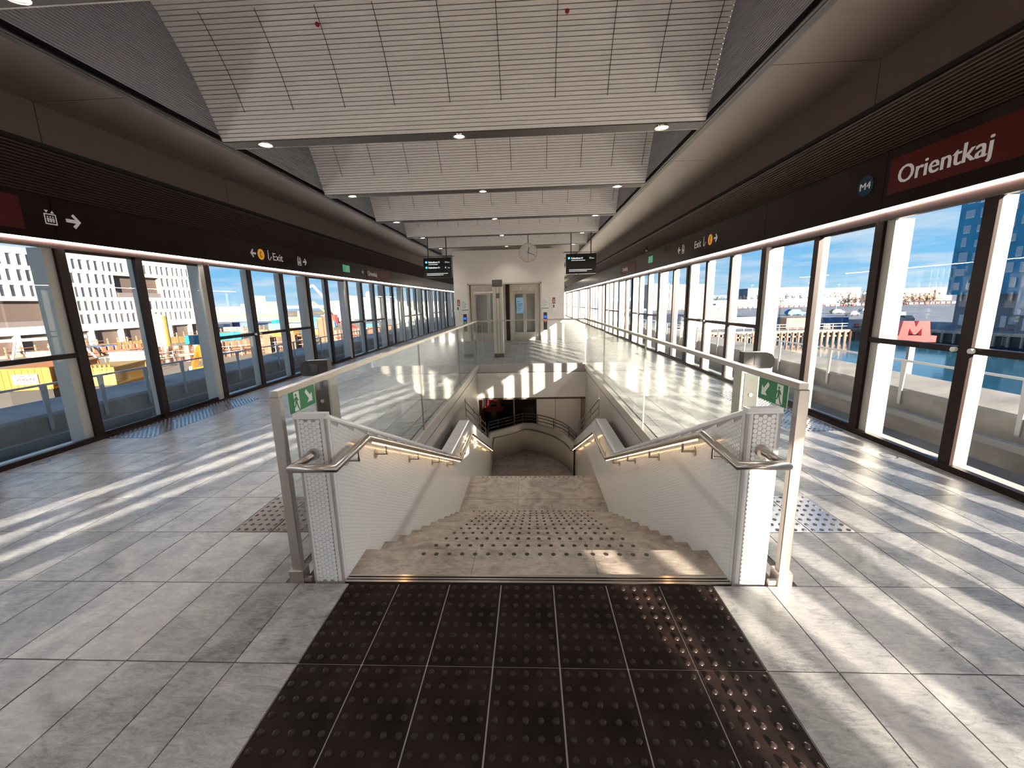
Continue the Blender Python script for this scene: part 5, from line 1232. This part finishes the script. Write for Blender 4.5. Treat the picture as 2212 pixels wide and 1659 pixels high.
# containers, tanks, cars and sheds on the harbour quay
container(65.5, 106.0, GZ, 7.2, 2.6, 2.6, ORANGE if False else mcol('terracotta_paint', (.52, .20, .11)), 0.05, 'terracotta orange container behind the white quay railing')
container(75.0, 108.0, GZ, 6.2, 2.5, 2.4, BLUE, 0.0, 'blue container on the quay beside white bags')
container(56.5, 131, GZ, 6.6, 3.2, 5.6, GREENP, 0, 'olive green generator container with a white label', ribs=False); container(50.5, 131.6, GZ, 5.0, 3.2, 5.6, GREENP, 0, 'olive green generator container beside the labelled one', ribs=False)
o = bpy.data.objects['shipping_container']; 
lb = empty('label_plate', (57.5, 129.3, GZ + 3.9), 'white rectangular label on the olive generator container', 'sign'); MB().box(-1.1, 1.1, -.05, .05, 0, 1.1).build('plate', WHITE_SIGN, lb)
container(48.5, 112, GZ, 14, 3.0, 2.6, CREAM, 0, 'long cream site cabin on the quay', 'cabin', ribs=False, name='site_cabin'); container(41, 107, GZ, 8, 3, 2.2, WHT, .1, 'short white site cabin nearest the basin corner', 'cabin', ribs=False, name='site_cabin')
container(70.5, 113, GZ, 4, 2.4, 2.3, CREAM, .2, 'small cream cabin between orange and blue containers', 'cabin', ribs=False, name='site_cabin'); container(60, 118, GZ, 9, 2.5, 2.5, PALE, 0, 'pale grey container behind the terracotta one')
for i, (x_, y_, m_) in enumerate(((70.6, 103.2, CREAM), (72.4, 103.6, WHT), (78.2, 103.8, RED), (80.0, 103.5, CREAM), (81.8, 103.6, TIMBER))):
    o = empty('bulk_bag', (x_, y_, GZ), ('pale bulk bag on the quay beside the blue container' if m_ is not RED else 'red tarpaulin heap on the quay beside the blue container') if m_ is not TIMBER else 'brown timber pallet stack on the quay corner', 'bag', 'bags and heaps on the quay' if m_ in (CREAM, WHT) else None); MB().bbox(-.6, .6, -.6, .6, 0, 1.1, .2).build('sack', m_, o); MB().box(-.7, .7, -.7, .7, 0, .12).build('pallet', TIMBER, o)
def car(x, y, m_, lab, rz=0, k=1.0, group=None):
    r = empty('car', (x, y, GZ), lab, 'car', group); r.rotation_euler = (0, 0, rz); r.scale = (k, k, k)
    MB().prism([(-2.1, .35), (2.1, .35), (2.15, .8), (1.2, .95), (.6, 1.5), (-1.2, 1.55), (-2.0, .95)], 'y', -.85, .85).build('body', m_, r); MB().prism([(1.05, .97), (.55, 1.42), (-1.1, 1.47), (-1.75, .97)], 'y', -.87, .87).build('windows', BG, r)
    for a in (-1.3, 1.3):
        for s in (-1, 1): MB().cyl((a, s*.7, .33), (a, s*.9, .33), .33, n=12).build('wheel', DARK_PLASTIC, r)
car(106, 174, SKYB, 'light blue van parked on the dark asphalt quay', 0, 1.6)
for i, q in enumerate(((128, 182, CREAM), (150, 196, WHT), (118, 160, GREY), (138, 178, WHT), (121, 143, CREAM), (100, 128, WHT), (108, 131, GREY), (96, 118, CREAM), (103, 121, WHT), (93, 112, WHT))): car(q[0], q[1], q[2], 'small pale car parked on the quay before the brown trees' if i > 4 else 'small pale car on the far asphalt of the quay', .2*i, 1.2, 'parked cars on the quay')
# red and white road barrier
bar_ = empty('road_barrier', (150, 296, GZ), 'long red and white plastic barrier line across the asphalt', 'barrier')
for i in range(90): MB().box(-110 + 3.4*i, -107.4 + 3.4*i, -.4, .4, 0, 1.25).build('barrier_block', WHT if i % 2 else RED, bar_)
# sheds and office
x_, w, h = sky_at(.303, .388, 330, .0268); far_block(x_, 330, w, 40, h, 'white office with three bands of windows beyond the guideway', WHT, 4, 14); 
x_, w, h = sky_at(.268, .3025, 330, .0300); gb = far_block(x_, 330, w - .6, 40, h, 'grey gable end of the white office with a small sign', mat('gable_grey', (.50, .45, .42), .8), 0, 0)
MB().box(-2.2, 2.2, -20.2, -20, CAM.z + .0135*310 - GZ, CAM.z + .0135*310 - GZ + 2.6).build('sign_board', WHITE_SIGN, gb)
x_, w, h = sky_at(.405, .72, 330, -.0092); far_block(x_, 330, w, 26, h, 'long low grey brown warehouse behind the barrier', mat('warehouse_grey', (.40, .35, .33), .8), 1, 40, roof=WHT)
x_, w, h = sky_at(.425, .47, 300, -.017); far_block(x_, 300, w, 6, h, 'dark blue banner hoarding before the warehouse', NAVY)
x_, w, h = sky_at(.475, .632, 620, .0155); far_block(x_, 620, w, 60, h, 'big slate blue industrial shed with a white roof edge', mat('shed_blue', (.14, .24, .34), .6), 0, 0, roof=WHT)
x_, w, h = sky_at(.634, .72, 620, .0120); far_block(x_, 620, w - 1, 50, h, 'pale cream end of the industrial shed', CREAM, 0, 0)
x_, w, h = sky_at(.80, .905, 420, .0075); far_block(x_, 420, w, 40, h, 'flat brown brick building before the blue apartment block', mat('brick_far', (.36, .22, .18), .8), 3, 14)
TREE = mat('bare_tree', (.10, .065, .048), .95, noise=.3, nscale=.4)
def bush(x, y, w, h, lab, group):
    r = empty('bare_tree', (x, y, GZ), lab, 'tree', group); b = MB(); rnd = random.Random(int(x*7 + y))
    MB().cyl((0, 0, 0), (0, 0, h*.5), .25, .12, n=6).build('trunk', TREE, r)
    for i in range(70):
        a = rnd.uniform(0, 6.28); rr = rnd.uniform(0, w/2); z = rnd.uniform(.25, 1)*h*(1 - .5*(rr/(w/2))**2); s_ = rnd.uniform(.3, .8)*w*.09
        c = Vector((rr*math.cos(a), rr*math.sin(a)*.6, z)); d1 = Vector((rnd.uniform(-1, 1), rnd.uniform(-1, 1), rnd.uniform(-1, 1))).normalized()*s_; d2 = d1.orthogonal().normalized()*s_
        b.face([c - d1, c + d2, c + d1, c - d2])
        b.bar((0, 0, h*.3), c, .07, .07)
    tag(b.build('twigs', TREE, r), kind='stuff')
for i in range(34):
    rnd = random.Random(i); q = .40 + .0155*i; Y = 352 + 14*(i % 4) if q < .72 else (266, 280, 310, 326)[i % 4]
    bush(D0(q, Y), Y, rnd.uniform(8.5, 10.5), rnd.uniform(7, 10.5), 'brown bare tree in the hedge line behind the harbour warehouses', 'bare trees behind the quay')
for q, Y, h in ((.508, 250, 14), (.575, 118, 6.5), (.635, 230, 14), (.70, 240, 13), (1.02, 82, 5)):
    r = empty('lamp_mast', (D0(q, Y), Y, GZ), 'slim grey lamp mast standing on the harbour quay', 'lamp', 'lamp masts on the quay'); MB().cyl((0, 0, 0), (0, 0, h), .10, .06, n=8).build('mast', GREY, r); MB().box(-.7, .7, -.15, .15, h, h + .18).build('lamp_head', CREAM, r)
b_ = empty('mooring_post', (27.0, 33.0, GZ - .4), 'small orange mooring post on the near quay', 'bollard'); MB().cyl((0, 0, 0), (0, 0, 3.6), .16, n=10).build('post', ORANGE, b_); MB().cyl((0, 0, 3.6), (0, 0, 3.9), .22, n=10).build('cap', RED, b_)
